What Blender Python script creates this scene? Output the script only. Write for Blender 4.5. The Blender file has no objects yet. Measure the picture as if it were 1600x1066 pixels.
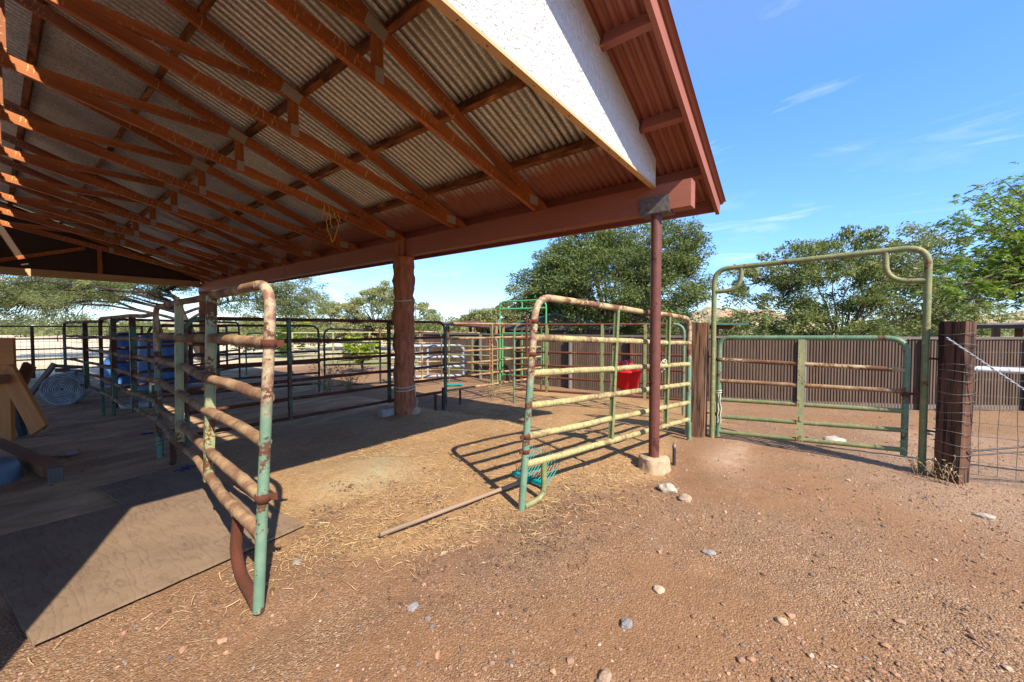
import bpy, math, random
import numpy as np
from mathutils import Vector, noise as mnoise
random.seed(7); rng = np.random.default_rng(7)
R = math.radians
scene = bpy.context.scene
COL = scene.collection

# ------------------------------------------------------------------ camera, world, sun, exposure
EYE = 1.35
cd = bpy.data.cameras.new('camera'); cam = bpy.data.objects.new('camera', cd); COL.objects.link(cam)
cd.sensor_width = 36; cd.lens = 13.995; cd.clip_start = 0.05; cd.clip_end = 3000
cam.location = (0, 0, EYE); cam.rotation_euler = (R(90 - 1.84), 0, R(37.4 - 90))
scene.camera = cam

SUN_EL, SUN_AZ = 42.0, 67.2          # elevation; heading the light travels towards (from +X to +Y)
world = bpy.data.worlds.new('World'); scene.world = world; world.use_nodes = True
wt = world.node_tree; wt.nodes.clear()
def wn(t, **k):
    n = wt.nodes.new(t)
    for a, b in k.items(): setattr(n, a, b)
    return n
sky = wn('ShaderNodeTexSky', sky_type='NISHITA', sun_disc=False)
sky.sun_elevation = R(SUN_EL); sky.sun_rotation = R(270 - SUN_AZ)
sky.air_density = 1.0; sky.dust_density = 0.3; sky.ozone_density = 2.0; sky.altitude = 900
bg = wn('ShaderNodeBackground'); bg.inputs['Strength'].default_value = 0.15
wo = wn('ShaderNodeOutputWorld')
# thin cirrus wisps high in the air
tc = wn('ShaderNodeTexCoord'); sep = wn('ShaderNodeSeparateXYZ'); wt.links.new(tc.outputs['Generated'], sep.inputs[0])
def wmath(op, a, b=None, clamp=False):
    n = wn('ShaderNodeMath', operation=op); n.use_clamp = clamp
    for i, v in enumerate((a, b)):
        if v is None: continue
        if isinstance(v, (int, float)): n.inputs[i].default_value = v
        else: wt.links.new(v, n.inputs[i])
    return n.outputs[0]
zc = wmath('MAXIMUM', wmath('ADD', sep.outputs[2], 0.10), 0.03)
cx = wmath('DIVIDE', sep.outputs[0], zc); cy = wmath('DIVIDE', sep.outputs[1], zc)
cmb = wn('ShaderNodeCombineXYZ'); wt.links.new(cx, cmb.inputs[0]); wt.links.new(cy, cmb.inputs[1])
mp = wn('ShaderNodeMapping'); mp.inputs['Rotation'].default_value = (0, 0, R(35)); mp.inputs['Scale'].default_value = (1.7, 0.75, 1)
mp.inputs['Location'].default_value = (0.35, 0.9, 0)
wt.links.new(cmb.outputs[0], mp.inputs[0])
n1 = wn('ShaderNodeTexNoise'); n1.inputs['Scale'].default_value = 1.3; n1.inputs['Detail'].default_value = 9; n1.inputs['Roughness'].default_value = 0.62; n1.inputs['Distortion'].default_value = 0.9
wt.links.new(mp.outputs[0], n1.inputs['Vector'])
rp = wn('ShaderNodeValToRGB'); rp.color_ramp.elements[0].position = 0.56; rp.color_ramp.elements[1].position = 0.86
wt.links.new(n1.outputs[0], rp.inputs[0])
cf = wmath('MULTIPLY', rp.outputs[0], 0.62)
mp2 = wn('ShaderNodeMapping'); mp2.inputs['Scale'].default_value = (3.2, 3.2, 11); mp2.inputs['Location'].default_value = (1.7, 0.2, 0.3); wt.links.new(tc.outputs['Generated'], mp2.inputs[0])
n2 = wn('ShaderNodeTexNoise'); n2.inputs['Scale'].default_value = 1.5; n2.inputs['Detail'].default_value = 7; n2.inputs['Roughness'].default_value = .58; wt.links.new(mp2.outputs[0], n2.inputs['Vector'])
rp2 = wn('ShaderNodeValToRGB'); rp2.color_ramp.elements[0].position = .50; rp2.color_ramp.elements[1].position = .72; wt.links.new(n2.outputs[0], rp2.inputs[0])
bd = wn('ShaderNodeValToRGB'); wt.links.new(sep.outputs[2], bd.inputs[0]); bd.color_ramp.elements[0].position = .02; bd.color_ramp.elements[0].color = (1, 1, 1, 1); bd.color_ramp.elements[1].position = .34; bd.color_ramp.elements[1].color = (0, 0, 0, 1)
cf = wmath('MAXIMUM', cf, wmath('MULTIPLY', wmath('MULTIPLY', rp2.outputs[0], bd.outputs[0]), .75))
tint = wn('ShaderNodeMix', data_type='RGBA', blend_type='MULTIPLY'); tint.inputs[0].default_value = 1.0
wt.links.new(sky.outputs[0], tint.inputs[6]); 
hr = wn('ShaderNodeValToRGB'); wt.links.new(sep.outputs[2], hr.inputs[0])
hr.color_ramp.elements[0].position = 0.0; hr.color_ramp.elements[0].color = (.33, .39, .48, 1); hr.color_ramp.elements[1].position = .45; hr.color_ramp.elements[1].color = (.46, .70, 1.04, 1); e3 = hr.color_ramp.elements.new(.78); e3.color = (1.1, 1.0, .86, 1)
el = hr.color_ramp.elements.new(.16); el.color = (.41, .57, .80, 1)
wt.links.new(hr.outputs[0], tint.inputs[7])
mx = wn('ShaderNodeMix', data_type='RGBA'); wt.links.new(cf, mx.inputs[0]); wt.links.new(tint.outputs[2], mx.inputs[6]); mx.inputs[7].default_value = (3.2, 3.4, 3.7, 1)
wt.links.new(mx.outputs[2], bg.inputs[0]); wt.links.new(bg.outputs[0], wo.inputs[0])

sd = bpy.data.lights.new('sun', 'SUN'); sun = bpy.data.objects.new('sun', sd); COL.objects.link(sun)
sd.energy = 4.0; sd.angle = R(0.53); sd.color = (1.0, 0.90, 0.74)
a = R(SUN_AZ); e = R(SUN_EL)
sun.rotation_euler = Vector((math.cos(a)*math.cos(e), math.sin(a)*math.cos(e), -math.sin(e))).to_track_quat('-Z', 'Y').to_euler()
sun.location = (-8, -20, 20)
vs = scene.view_settings
scene.display_settings.display_device = 'sRGB'
vs.view_transform = 'Standard'; vs.look = 'None'; vs.exposure = 1.42; vs.gamma = 1.0; vs.use_curve_mapping = False
scene.cycles.max_bounces = 8; scene.cycles.diffuse_bounces = 5

# ------------------------------------------------------------------ helpers
def ss(a, b, x):
    t = np.clip((x - a)/(b - a), 0, 1); return t*t*(3 - 2*t)
def G(x, y):                                   # height of the ground
    x = np.asarray(x, float); y = np.asarray(y, float)
    S = np.maximum(ss(4.2, 5.2, x)*ss(1.8, 3.3, y), ss(6, 7.5, x))
    return -.15*S - .05*np.exp(-((x-3.9)**2 + (y-1.15)**2)/.12)
def gz(x, y): return float(G(x, y))
F_ = np.array([math.cos(R(37.4)), math.sin(R(37.4))]); R_ = np.array([math.sin(R(37.4)), -math.cos(R(37.4))])
def spot(ang, d):                              # ground point d metres ahead, ang = sideways tangent
    p = F_*d + R_*ang*d; return float(p[0]), float(p[1])

class MB:
    def __init__(s): s.v = []; s.f = []; s.uv = []; s.sm = []
    def add(s, vs, fs, uvs=None, smooth=False):
        o = len(s.v); s.v += [tuple(p) for p in vs]
        for i, f in enumerate(fs):
            s.f.append([o + k for k in f]); s.sm.append(smooth)
            s.uv.append(uvs[i] if uvs else [(0, 0)]*len(f))
    def box(s, lo, hi):
        x0, y0, z0 = lo; x1, y1, z1 = hi
        d = [x1-x0, y1-y0, z1-z0]; ax = int(np.argmax(d)); c = [(x0+x1)/2, (y0+y1)/2, (z0+z1)/2]
        p0 = list(c); p1 = list(c); p0[ax] = lo[ax]; p1[ax] = hi[ax]
        oth = [i for i in range(3) if i != ax]
        up = [0, 0, 0]; up[oth[1]] = 1
        s.beam(p0, p1, d[oth[0]], d[oth[1]], up)
    def beam(s, p0, p1, w, h, up=(0, 0, 1), off=None):
        """rectangular bar: w across, h along up"""
        p0 = Vector(p0); p1 = Vector(p1); d = (p1-p0); L = d.length; d.normalize()
        up = Vector(up); sd_ = d.cross(up)
        if sd_.length < 1e-5: sd_ = d.cross(Vector((1, 0, 0)))
        sd_.normalize(); u = sd_.cross(d).normalized()
        r0 = random.random()*9; v0 = random.random()*9
        vs = []
        for p in (p0, p1):
            for a_, b_ in ((-1, -1), (1, -1), (1, 1), (-1, 1)):
                vs.append(p + sd_*(a_*w/2) + u*(b_*h/2))
        fs = []; uv = []
        per = [0, w, w+h, 2*w+h, 2*w+2*h]
        for k in range(4):
            k2 = (k+1) % 4
            fs.append([k, k2, 4+k2, 4+k]); uv.append([(r0, v0+per[k]), (r0, v0+per[k+1]), (r0+L, v0+per[k+1]), (r0+L, v0+per[k])])
        fs.append([3, 2, 1, 0]); uv.append([(r0, v0), (r0+.02, v0), (r0+.02, v0+h), (r0, v0+h)])
        fs.append([4, 5, 6, 7]); uv.append([(r0, v0), (r0+.02, v0), (r0+.02, v0+h), (r0, v0+h)])
        s.add(vs, fs, uv)
    def tube(s, pts, r, n=10, caps=True, rad=None, wob=0., flat=None):
        pts = [Vector(p) for p in pts]; m = len(pts)
        acc = random.random()*7; v0 = random.random()*5
        nrm = None; rings = []; us = []
        for i, p in enumerate(pts):
            t = (pts[min(i+1, m-1)] - pts[max(i-1, 0)]).normalized()
            if nrm is None:
                ref = Vector((0, 0, 1)) if abs(t.z) < .9 else Vector((1, 0, 0))
                nrm = (ref - t*ref.dot(t)).normalized()
            else:
                nrm = (nrm - t*nrm.dot(t)).normalized()
            b = t.cross(nrm)
            if i: acc += (p - pts[i-1]).length
            us.append(acc); rr = (rad[i] if rad else r)
            ring = []
            for k in range(n):
                an = 2*math.pi*k/n
                q = rr*(1 + (wob*mnoise.noise(Vector((acc*9, math.cos(an)*2, math.sin(an)*2 + v0*7))) if wob else 0))
                ring.append(p + nrm*(math.cos(an)*q) + b*(math.sin(an)*q))
            rings.append(ring)
        vs = [q for ring in rings for q in ring]; fs = []; uv = []
        C_ = 2*math.pi*r
        for i in range(m-1):
            for k in range(n):
                k2 = (k+1) % n
                fs.append([i*n+k, i*n+k2, (i+1)*n+k2, (i+1)*n+k])
                uv.append([(us[i], v0+C_*k/n), (us[i], v0+C_*(k+1)/n), (us[i+1], v0+C_*(k+1)/n), (us[i+1], v0+C_*k/n)])
        s.add(vs, fs, uv, True)
        if caps:
            s.add(rings[0], [list(range(n))[::-1]]); s.add(rings[-1], [list(range(n))])
    def lathe(s, c, prof, n=28, axis=(0, 0, 1), jit=0.):
        """prof = [(radius, height)...] round axis through c"""
        ax = Vector(axis).normalized(); ref = Vector((1, 0, 0)) if abs(ax.x) < .8 else Vector((0, 1, 0))
        e1 = (ref - ax*ref.dot(ax)).normalized(); e2 = ax.cross(e1); c = Vector(c)
        vs = []; fs = []; uv = []
        for i, (r, h) in enumerate(prof):
            for k in range(n):
                an = 2*math.pi*k/n; q = r*(1 + jit*mnoise.noise(Vector((math.cos(an)*2+h*9, math.sin(an)*2, i*.7+r))))
                vs.append(c + ax*h + e1*(math.cos(an)*q) + e2*(math.sin(an)*q))
        for i in range(len(prof)-1):
            for k in range(n):
                k2 = (k+1) % n
                fs.append([i*n+k, i*n+k2, (i+1)*n+k2, (i+1)*n+k]); uv.append([(prof[i][1], k/n), (prof[i][1], (k+1)/n), (prof[i+1][1], (k+1)/n), (prof[i+1][1], k/n)])
        s.add(vs, fs, uv, True)
    def prism(s, poly, d):
        """closed polygon (3D points) swept by vector d"""
        d = Vector(d); n = len(poly); a_ = [Vector(p) for p in poly]; b_ = [p + d for p in a_]
        s.add(a_ + b_, [list(range(n))[::-1], [n+i for i in range(n)]] + [[i, (i+1) % n, n+(i+1) % n, n+i] for i in range(n)])
    def build(s, name, mat, parent=None, loc=None, bevel=0):
        me = bpy.data.meshes.new(name)
        base = Vector((0, 0, 0))
        if parent is not None: base = Vector(parent['_w'])
        elif loc is not None: base = Vector(loc)
        me.from_pydata([(v[0]-base.x, v[1]-base.y, v[2]-base.z) for v in s.v], [], s.f)
        uvl = me.uv_layers.new(name='UVMap')
        uvl.data.foreach_set('uv', np.array([c for f in s.uv for p in f for c in p], 'f'))
        me.polygons.foreach_set('use_smooth', s.sm)
        me.materials.append(mat); me.update()
        o = bpy.data.objects.new(name, me); COL.objects.link(o)
        if parent is not None: o.parent = parent
        else: o.location = base
        o['_w'] = list(base)
        if bevel:
            b = o.modifiers.new('bevel', 'BEVEL'); b.width = bevel; b.segments = 2; b.limit_method = 'ANGLE'
        return o
def tag(o, label=None, cat=None, group=None, kind=None):
    for k, v in (('label', label), ('category', cat), ('group', group), ('kind', kind)):
        if v: o[k] = v
    return o
def thing(name, label, cat, loc, group=None):
    o = bpy.data.objects.new(name, None); COL.objects.link(o); o.location = loc; o['_w'] = list(loc); o.empty_display_size = .2
    return tag(o, label, cat, group)
def arc(p0, corner, p1, r, n=7):
    """rounded path p0 - corner - p1"""
    c = Vector(corner); a_ = (Vector(p0)-c).normalized(); b_ = (Vector(p1)-c).normalized()
    out = []
    for i in range(n+1):
        t = i/n
        q = c + a_*r*(1-t)**2 + b_*r*t**2
        out.append(q)
    return out
def lerp(a_, b_, t): return Vector(a_).lerp(Vector(b_), t)
def line(p0, p1, n=8, wob=0., seed=0):
    out = []
    for i in range(n+1):
        t = i/n; p = lerp(p0, p1, t)
        if wob: p = p + Vector((mnoise.noise(Vector((t*3+seed, 1, 0))), mnoise.noise(Vector((t*3+seed, 5, 0))), mnoise.noise(Vector((t*3+seed, 9, 2)))))*wob*min(1, 4*t*(1-t)+.3)
        out.append(p)
    return out

# ------------------------------------------------------------------ materials
class NT:
    def __init__(s, name):
        s.m = bpy.data.materials.new(name); s.m.use_nodes = True; s.t = s.m.node_tree; s.t.nodes.clear()
        s.out = s.n('ShaderNodeOutputMaterial'); s.b = s.n('ShaderNodeBsdfPrincipled'); s.l(s.b.outputs[0], s.out.inputs[0])
        s.c = s.n('ShaderNodeTexCoord'); s.b.inputs['Specular IOR Level'].default_value = .3
    def n(s, t, **k):
        x = s.t.nodes.new(t)
        for a_, b_ in k.items(): setattr(x, a_, b_)
        return x
    def l(s, a_, b_): s.t.links.new(a_, b_)
    def noise(s, vec, scale, detail=5, rough=.55, dist=0, st=None):
        if st:
            m_ = s.n('ShaderNodeMapping'); m_.inputs['Scale'].default_value = st; s.l(vec, m_.inputs[0]); vec = m_.outputs[0]
        x = s.n('ShaderNodeTexNoise'); s.l(vec, x.inputs['Vector'])
        x.inputs['Scale'].default_value = scale; x.inputs['Detail'].default_value = detail; x.inputs['Roughness'].default_value = rough; x.inputs['Distortion'].default_value = dist
        return x.outputs[0]
    def ramp(s, f, stops):
        x = s.n('ShaderNodeValToRGB'); s.l(f, x.inputs[0]); els = x.color_ramp.elements
        while len(els) < len(stops): els.new(.5)
        for el, (p, c) in zip(els, stops):
            el.position = p; el.color = (c[0], c[1], c[2], 1) if not isinstance(c, (int, float)) else (c, c, c, 1)
        return x.outputs[0]
    def mix(s, f, a_, b_, mode='MIX'):
        x = s.n('ShaderNodeMix', data_type='RGBA', blend_type=mode)
        for i, v in ((0, f), (6, a_), (7, b_)):
            if isinstance(v, (int, float)): x.inputs[i].default_value = v
            elif isinstance(v, tuple): x.inputs[i].default_value = (*v[:3], 1)
            else: s.l(v, x.inputs[i])
        return x.outputs[2]
    def math(s, op, a_, b_=0., clamp=False):
        x = s.n('ShaderNodeMath', operation=op); x.use_clamp = clamp
        for i, v in enumerate((a_, b_)):
            if isinstance(v, (int, float)): x.inputs[i].default_value = v
            else: s.l(v, x.inputs[i])
        return x.outputs[0]
    def attr(s, name):
        x = s.n('ShaderNodeAttribute'); x.attribute_name = name; return x
    def bump(s, h, strength=.5, dist=.01):
        x = s.n('ShaderNodeBump'); x.inputs['Strength'].default_value = strength; x.inputs['Distance'].default_value = dist; s.l(h, x.inputs['Height']); s.l(x.outputs[0], s.b.inputs['Normal'])
    def done_nm(s, col, rough):
        s.l(col, s.b.inputs['Base Color']); s.b.inputs['Roughness'].default_value = rough; return s.m
    def done(s, col, rough=.7, metal=0.):
        if isinstance(col, tuple): s.b.inputs['Base Color'].default_value = (*col, 1)
        else: s.l(col, s.b.inputs['Base Color'])
        if isinstance(rough, (int, float)): s.b.inputs['Roughness'].default_value = rough
        else: s.l(rough, s.b.inputs['Roughness'])
        s.b.inputs['Metallic'].default_value = metal
        return s.m

def pipe_mat(name, paint, paint2, rust, amount, scratch=.0, rough=.5, scale=10., wear=None, edge=.014):
    """old paint over rust; amount = share of rust"""
    t = NT(name); O = t.c.outputs['Object']; U = t.c.outputs['UV']
    big = t.noise(O, scale*.45, 4, .6); fine = t.noise(O, scale*5, 6, .65)
    f = t.math('ADD', t.math('MULTIPLY', big, .7), t.math('MULTIPLY', fine, .3))
    c = 1 - amount
    rustmask = t.ramp(f, [(max(0, .30+.35*c-edge), 0.), (.30+.35*c+edge, 1.)])
    pc = t.mix(t.ramp(t.noise(O, scale*.9, 5, .6), [(.38, 0.), (.62, 1.)]), paint, paint2)
    if wear:
        sz = t.n('ShaderNodeSeparateXYZ'); t.l(O, sz.inputs[0])
        wz = t.math('ADD', sz.outputs[2], t.math('ADD', t.math('MULTIPLY', big, .8), t.math('MULTIPLY', fine, .5)))
        wm = t.ramp(t.math('MULTIPLY', wz, .5), [(wear*.5+.24, 0.), (wear*.5+.34, 1.)])
        pc = t.mix(wm, pc, t.mix(t.ramp(t.noise(O, scale*1.7, 5, .65), [(.42, 0.), (.58, 1.)]), (.34, .28, .17), (.19, .09, .06)))
    rc = t.mix(t.noise(O, scale*9, 4), rust, tuple(v*.45 for v in rust))
    col = t.mix(rustmask, pc, rc)
    h = f
    if scratch:
        st = t.noise(U, 1, 6, .75, .8, (38, 14, 1))
        col = t.mix(t.ramp(st, [(.48, 0.), (.66, scratch)]), col, tuple(v*.38 for v in rust))
        st2 = t.noise(U, 1, 5, .7, .8, (22, 12, 1))
        col = t.mix(t.ramp(st2, [(.55, 0.), (.72, scratch*.8)]), col, (.62, .52, .30))
        h = t.math('ADD', f, t.math('MULTIPLY', st, .8))
    t.bump(h, .45, .006)
    return t.done(col, t.math('ADD', t.math('MULTIPLY', rustmask, .3), rough))

GREEN = pipe_mat('paint_green_pipe', (.08, .155, .095), (.125, .20, .12), (.13, .05, .025), .24, .2, .5)
GREENP = pipe_mat('mint_green_post', (.10, .18, .12), (.145, .225, .15), (.13, .05, .025), .30, 0, .5, wear=1.05)
GREEND = pipe_mat('paint_dark_green_pipe', (.045, .11, .07), (.07, .15, .10), (.12, .045, .025), .42, 0, .5)
GREENW = pipe_mat('paint_weathered_green', (.125, .165, .072), (.20, .195, .083), (.15, .07, .03), .15, .3, .5, edge=.03)
STILE = pipe_mat('paint_pale_green_channel', (.19, .235, .125), (.34, .30, .14), (.15, .06, .02), .26, 0, .5)
CREAM = pipe_mat('paint_chewed_cream_rail', (.36, .305, .13), (.27, .25, .115), (.22, .125, .065), .27, .75, .6, edge=.05)
RUSTR = pipe_mat('rusty_rail', (.36, .24, .13), (.25, .145, .075), (.20, .095, .05), .42, .28, .7, edge=.10)
RUST = pipe_mat('dark_rust', (.10, .045, .03), (.14, .055, .03), (.11, .035, .018), .6, 0, .75)
BROWNP = pipe_mat('brown_painted_pipe', (.10, .034, .026), (.125, .043, .032), (.07, .022, .014), .2, 0, .45)
BRIGHTG = pipe_mat('bright_green_pipe', (.06, .25, .08), (.07, .29, .10), (.12, .08, .03), .18, 0, .45)
TANP = pipe_mat('tan_worn_pipe', (.36, .29, .15), (.30, .19, .10), (.17, .075, .04), .42, .2, .6)
GALV = pipe_mat('galvanised_pipe', (.19, .21, .24), (.26, .28, .31), (.32, .33, .34), .2, 0, .35)
DARKP = pipe_mat('dark_pipe', (.06, .05, .045), (.09, .06, .05), (.10, .04, .025), .45, 0, .6)

def wood_mat(name, c1, c2, c3=None, rough=.75, streak=0., grain=26., bump=.35, crack=0.):
    t = NT(name); U = t.c.outputs['UV']
    g = t.noise(U, 1, 8, .62, .3, (2.2, grain*2.2, 1)); b = t.noise(U, 1, 3, .5, 0, (.9, 5, 1))
    col = t.mix(t.ramp(g, [(.33, 0.), (.68, 1.)]), c1, c2)
    col = t.mix(t.ramp(b, [(.40, 0.), (.70, .8)]), col, c3 or tuple(v*.5 for v in c1))
    kn = t.noise(U, 1, 2, .5, 0, (3.2, 14, 1)); col = t.mix(t.ramp(kn, [(.72, 0.), (.78, .8)]), col, tuple(v*.28 for v in c1))
    if crack:
        ck = t.noise(U, 1, 5, .6, .35, (1.5, 24, 1)); cm = t.ramp(ck, [(.40, crack), (.46, 0.)]); col = t.mix(cm, col, tuple(v*.12 for v in c1))
        g = t.math('SUBTRACT', g, t.math('MULTIPLY', cm, 1.6))
    if streak:
        s1 = t.noise(U, 1, 4, .7, .2, (52, 9, 1)); s2 = t.noise(U, 1, 2, .5, 0, (1.6, 2, 1))
        f = t.math('MULTIPLY', t.ramp(s1, [(.585, 0.), (.66, 1.)]), t.ramp(s2, [(.38, 0.), (.55, streak)]))
        col = t.mix(f, col, (.78, .46, .16))
    t.bump(g, bump, .004)
    return t.done(col, rough)
TRUSSW = wood_mat('stained_truss_lumber', (.32, .092, .022), (.52, .17, .042), (.17, .05, .017), .55, 1.)
PURLW = wood_mat('rough_purlin_lumber', (.24, .085, .028), (.10, .035, .016), (.50, .23, .075), .7, 0, 14)
REDB = wood_mat('brown_stained_beam', (.25, .085, .055), (.29, .10, .065), (.21, .07, .045), .6, 0, 22, .25)
TANW = wood_mat('bare_tan_board', (.50, .31, .15), (.60, .40, .21), (.42, .24, .11), .7)
DARKW = wood_mat('dark_sheathing', (.06, .035, .024), (.08, .045, .03), (.045, .027, .02), .85)
TIEW = wood_mat('weathered_tie_wood', (.15, .085, .052), (.055, .03, .02), (.26, .115, .045), .9, 0, 14, 1., 1.)
TIED = wood_mat('creosote_tie_wood', (.10, .046, .026), (.035, .019, .013), (.14, .06, .03), .85, 0, 14, 1., 1.)
ORANGEW = wood_mat('orange_lumber', (.44, .16, .035), (.52, .21, .05), (.30, .10, .024), .65)
BROWNW = wood_mat('brown_lumber', (.22, .10, .05), (.30, .14, .07), (.14, .065, .035), .75)
GREYW = wood_mat('grey_weathered_wood', (.12, .10, .09), (.19, .16, .14), (.07, .06, .055), .9)

def log_mat():
    t = NT('chewed_log_bark'); O = t.c.outputs['Object']
    g = t.noise(O, 1, 8, .7, .6, (16, 16, 2.2)); f = t.noise(O, 1, 6, .7, 0, (70, 70, 14)); b = t.noise(O, 3.0, 4)
    col = t.mix(t.ramp(g, [(.34, 0.), (.66, 1.)]), (.14, .044, .022), (.43, .155, .072))
    col = t.mix(t.ramp(f, [(.5, 0.), (.7, .7)]), col, (.42, .19, .10))
    col = t.mix(t.ramp(b, [(.55, 0.), (.75, .7)]), col, (.08, .03, .02))
    t.bump(t.math('ADD', g, t.math('MULTIPLY', f, .7)), 1., .02)
    return t.done(col, .9)
LOG = log_mat()
def bark_mat(name, c1, c2):
    t = NT(name); O = t.c.outputs['Object']; g = t.noise(O, 1, 7, .7, .5, (9, 9, 2.5))
    t.bump(g, 1., .03); return t.done(t.mix(t.ramp(g, [(.35, 0.), (.65, 1.)]), c1, c2), .95)
BARK = bark_mat('tree_bark', (.05, .035, .026), (.15, .11, .08))
BARKP = bark_mat('mesquite_bark', (.014, .010, .008), (.045, .031, .022))

def sheet_mat():
    t = NT('galvanised_roof_sheet'); O = t.c.outputs['Object']; P = t.n('ShaderNodeNewGeometry').outputs['Position']
    sp = t.n('ShaderNodeSeparateXYZ'); t.l(P, sp.inputs[0])
    zinc = t.mix(t.ramp(t.noise(O, 1, 6, .65, 0, (1.2, 14, 1.)), [(.35, 0.), (.65, 1.)]), (.56, .55, .52), (.74, .72, .67))
    zinc = t.mix(t.ramp(t.noise(O, 60, 2, .5), [(.45, 0.), (.6, .5)]), zinc, (.27, .26, .24))
    zinc = t.mix(t.ramp(t.noise(O, 1.3, 4, .6), [(.55, 0.), (.75, .5)]), zinc, (.33, .25, .16))
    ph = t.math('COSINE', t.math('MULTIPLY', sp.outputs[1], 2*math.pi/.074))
    groove_shade = t.math('MULTIPLY', t.ramp(ph, [(.30, 0.), (.75, 1.)]), t.ramp(t.noise(O, 1, 5, .7, 0, (1.5, 5, 1)), [(.30, .55), (.65, .95)]))  # rib groove shade painted in as dark stripes, with some dirt
    zinc = t.mix(groove_shade, zinc, (.085, .07, .055))
    lap = t.math('LESS_THAN', t.math('FRACT', t.math('DIVIDE', sp.outputs[1], .666)), .016)
    zinc = t.mix(t.math('MULTIPLY', lap, .8), zinc, (.04, .035, .03))
    red = t.mix(t.noise(O, 9, 5, .6), (.24, .082, .052), (.30, .105, .068))
    wav = t.math('MULTIPLY', t.noise(O, 1, 5, .7, 0, (2., 9, 1)), .55)
    fx = t.math('ADD', sp.outputs[0], t.math('SUBTRACT', wav, .27))
    fe = t.ramp(t.math('SUBTRACT', fx, 3.4), [(.12, 0.), (.42, 1.)])
    fy = t.math('LESS_THAN', sp.outputs[1], 1.33)
    col = t.mix(t.math('MAXIMUM', fe, fy), zinc, red)
    t.bump(t.noise(O, 25, 3), .06, .01)
    t.l(t.math('MULTIPLY', t.math('SUBTRACT', 1., t.math('MAXIMUM', fe, fy)), .62), t.b.inputs['Metallic'])
    return t.done_nm(col, .36)
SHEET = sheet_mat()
def purlin_mat():
    t = NT('purlin_wood_and_paint'); U = t.c.outputs['UV']; P = t.n('ShaderNodeNewGeometry').outputs['Position']
    sp = t.n('ShaderNodeSeparateXYZ'); t.l(P, sp.inputs[0])
    b = t.noise(U, 1, 6, .65, .8, (2.6, 9, 1)); g = t.noise(U, 1, 7, .6, .2, (2, 50, 1))
    w = t.mix(t.ramp(b, [(.40, 0.), (.60, 1.)]), (.07, .026, .012), (.34, .115, .035))
    w = t.mix(t.ramp(t.noise(U, 1, 5, .6, .5, (1.7, 6, 1)), [(.58, 0.), (.68, .9)]), w, (.60, .30, .10))
    w = t.mix(t.math('MULTIPLY', g, .5), w, (.06, .025, .012))
    red = t.mix(g, (.25, .085, .055), (.30, .105, .07))
    f = t.math('MAXIMUM', t.math('LESS_THAN', sp.outputs[1], 1.24), t.math('GREATER_THAN', sp.outputs[0], 3.95))
    t.bump(g, .5, .006); return t.done(t.mix(f, w, red), .75)
PURL = purlin_mat()
def stucco_mat():
    t = NT('white_stucco'); O = t.c.outputs['Object']
    h = t.noise(O, 24, 6, .6, 1.2); v = t.n('ShaderNodeTexVoronoi'); v.inputs['Scale'].default_value = 46; t.l(O, v.inputs['Vector'])
    hh = t.math('ADD', h, t.math('MULTIPLY', v.outputs[0], .5))
    t.bump(hh, 1., .022)
    return t.done(t.mix(t.ramp(h, [(.3, 0.), (.5, 1.)]), (.53, .52, .50), (.60, .59, .57)), .9)
STUCCO = stucco_mat()
def simple(name, c, rough=.6, metal=0., var=.25, scale=12., bump=.2, spec=.3):
    t = NT(name); O = t.c.outputs['Object']; f = t.noise(O, scale, 6, .6)
    t.bump(f, bump, .006); t.b.inputs['Specular IOR Level'].default_value = spec
    return t.done(t.mix(t.ramp(f, [(.3, 0.), (.7, 1.)]), tuple(v*(1-var) for v in c), tuple(min(1, v*(1+var)) for v in c)), rough, metal)
CONC = simple('rough_concrete', (.36, .25, .155), .95, 0, .25, 20, .9)
def plate_mat():
    t = NT('truss_nail_plate'); U = t.c.outputs['Object']; w = t.n('ShaderNodeTexWave'); w.bands_direction = 'Z'; t.l(U, w.inputs['Vector']); w.inputs['Scale'].default_value = 22; w.inputs['Distortion'].default_value = 1.5
    t.bump(w.outputs[1], .8, .004); return t.done(t.mix(t.ramp(w.outputs[1], [(.35, 0.), (.6, 1.)]), (.20, .17, .14), (.56, .50, .40)), .5)
PLATE = plate_mat()
STEELG = simple('grey_steel_plate', (.13, .115, .105), .5, .4, .45, 25, .4)
REDPL = simple('red_plastic', (.60, .010, .014), .5, 0, .12, 8, .05, .15)
BLUEPL = simple('blue_plastic', (.03, .12, .34), .45, 0, .25, 5, .05, .5)
TEALPL = simple('teal_plastic', (.0, .23, .22), .45, 0, .15, 9, .1)
GREYBL = simple('blue_grey_plastic', (.12, .17, .22), .5, 0, .2, 9, .1)
ZINC = simple('dull_zinc', (.34, .38, .42), .5, .35, .4, 10, .3)
ORANGER = simple('orange_rope', (.80, .32, .06), .85, 0, .2, 60, .6)
YELLR = simple('yellow_rope', (.68, .42, .06), .85, 0, .2, 60, .6)
PINKR = simple('red_twine', (.36, .08, .06), .85, 0, .3, 60, .6)
PURPLE = simple('purple_twine', (.045, .035, .10), .8, 0, .3, 60, .6)
WHITER = simple('white_rope', (.46, .42, .34), .85, 0, .2, 60, .6)
CLOTH = simple('faded_cloth', (.60, .36, .38), .9, 0, .45, 18, .5)
WIRE = simple('old_wire', (.12, .108, .098), .5, .5, .3, 30, .2)
WHITEP = simple('white_painted_pipe', (.50, .52, .56), .4, 0, .1, 10, .1)
BLACKP = simple('black_pipe', (.03, .028, .028), .6, 0, .3, 20, .2)
HANDLE = wood_mat('grey_tool_handle', (.20, .135, .09), (.15, .10, .07), (.26, .18, .12), .8)
SLAB = simple('grey_block', (.30, .27, .23), .9, 0, .3, 14, .6)
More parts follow.
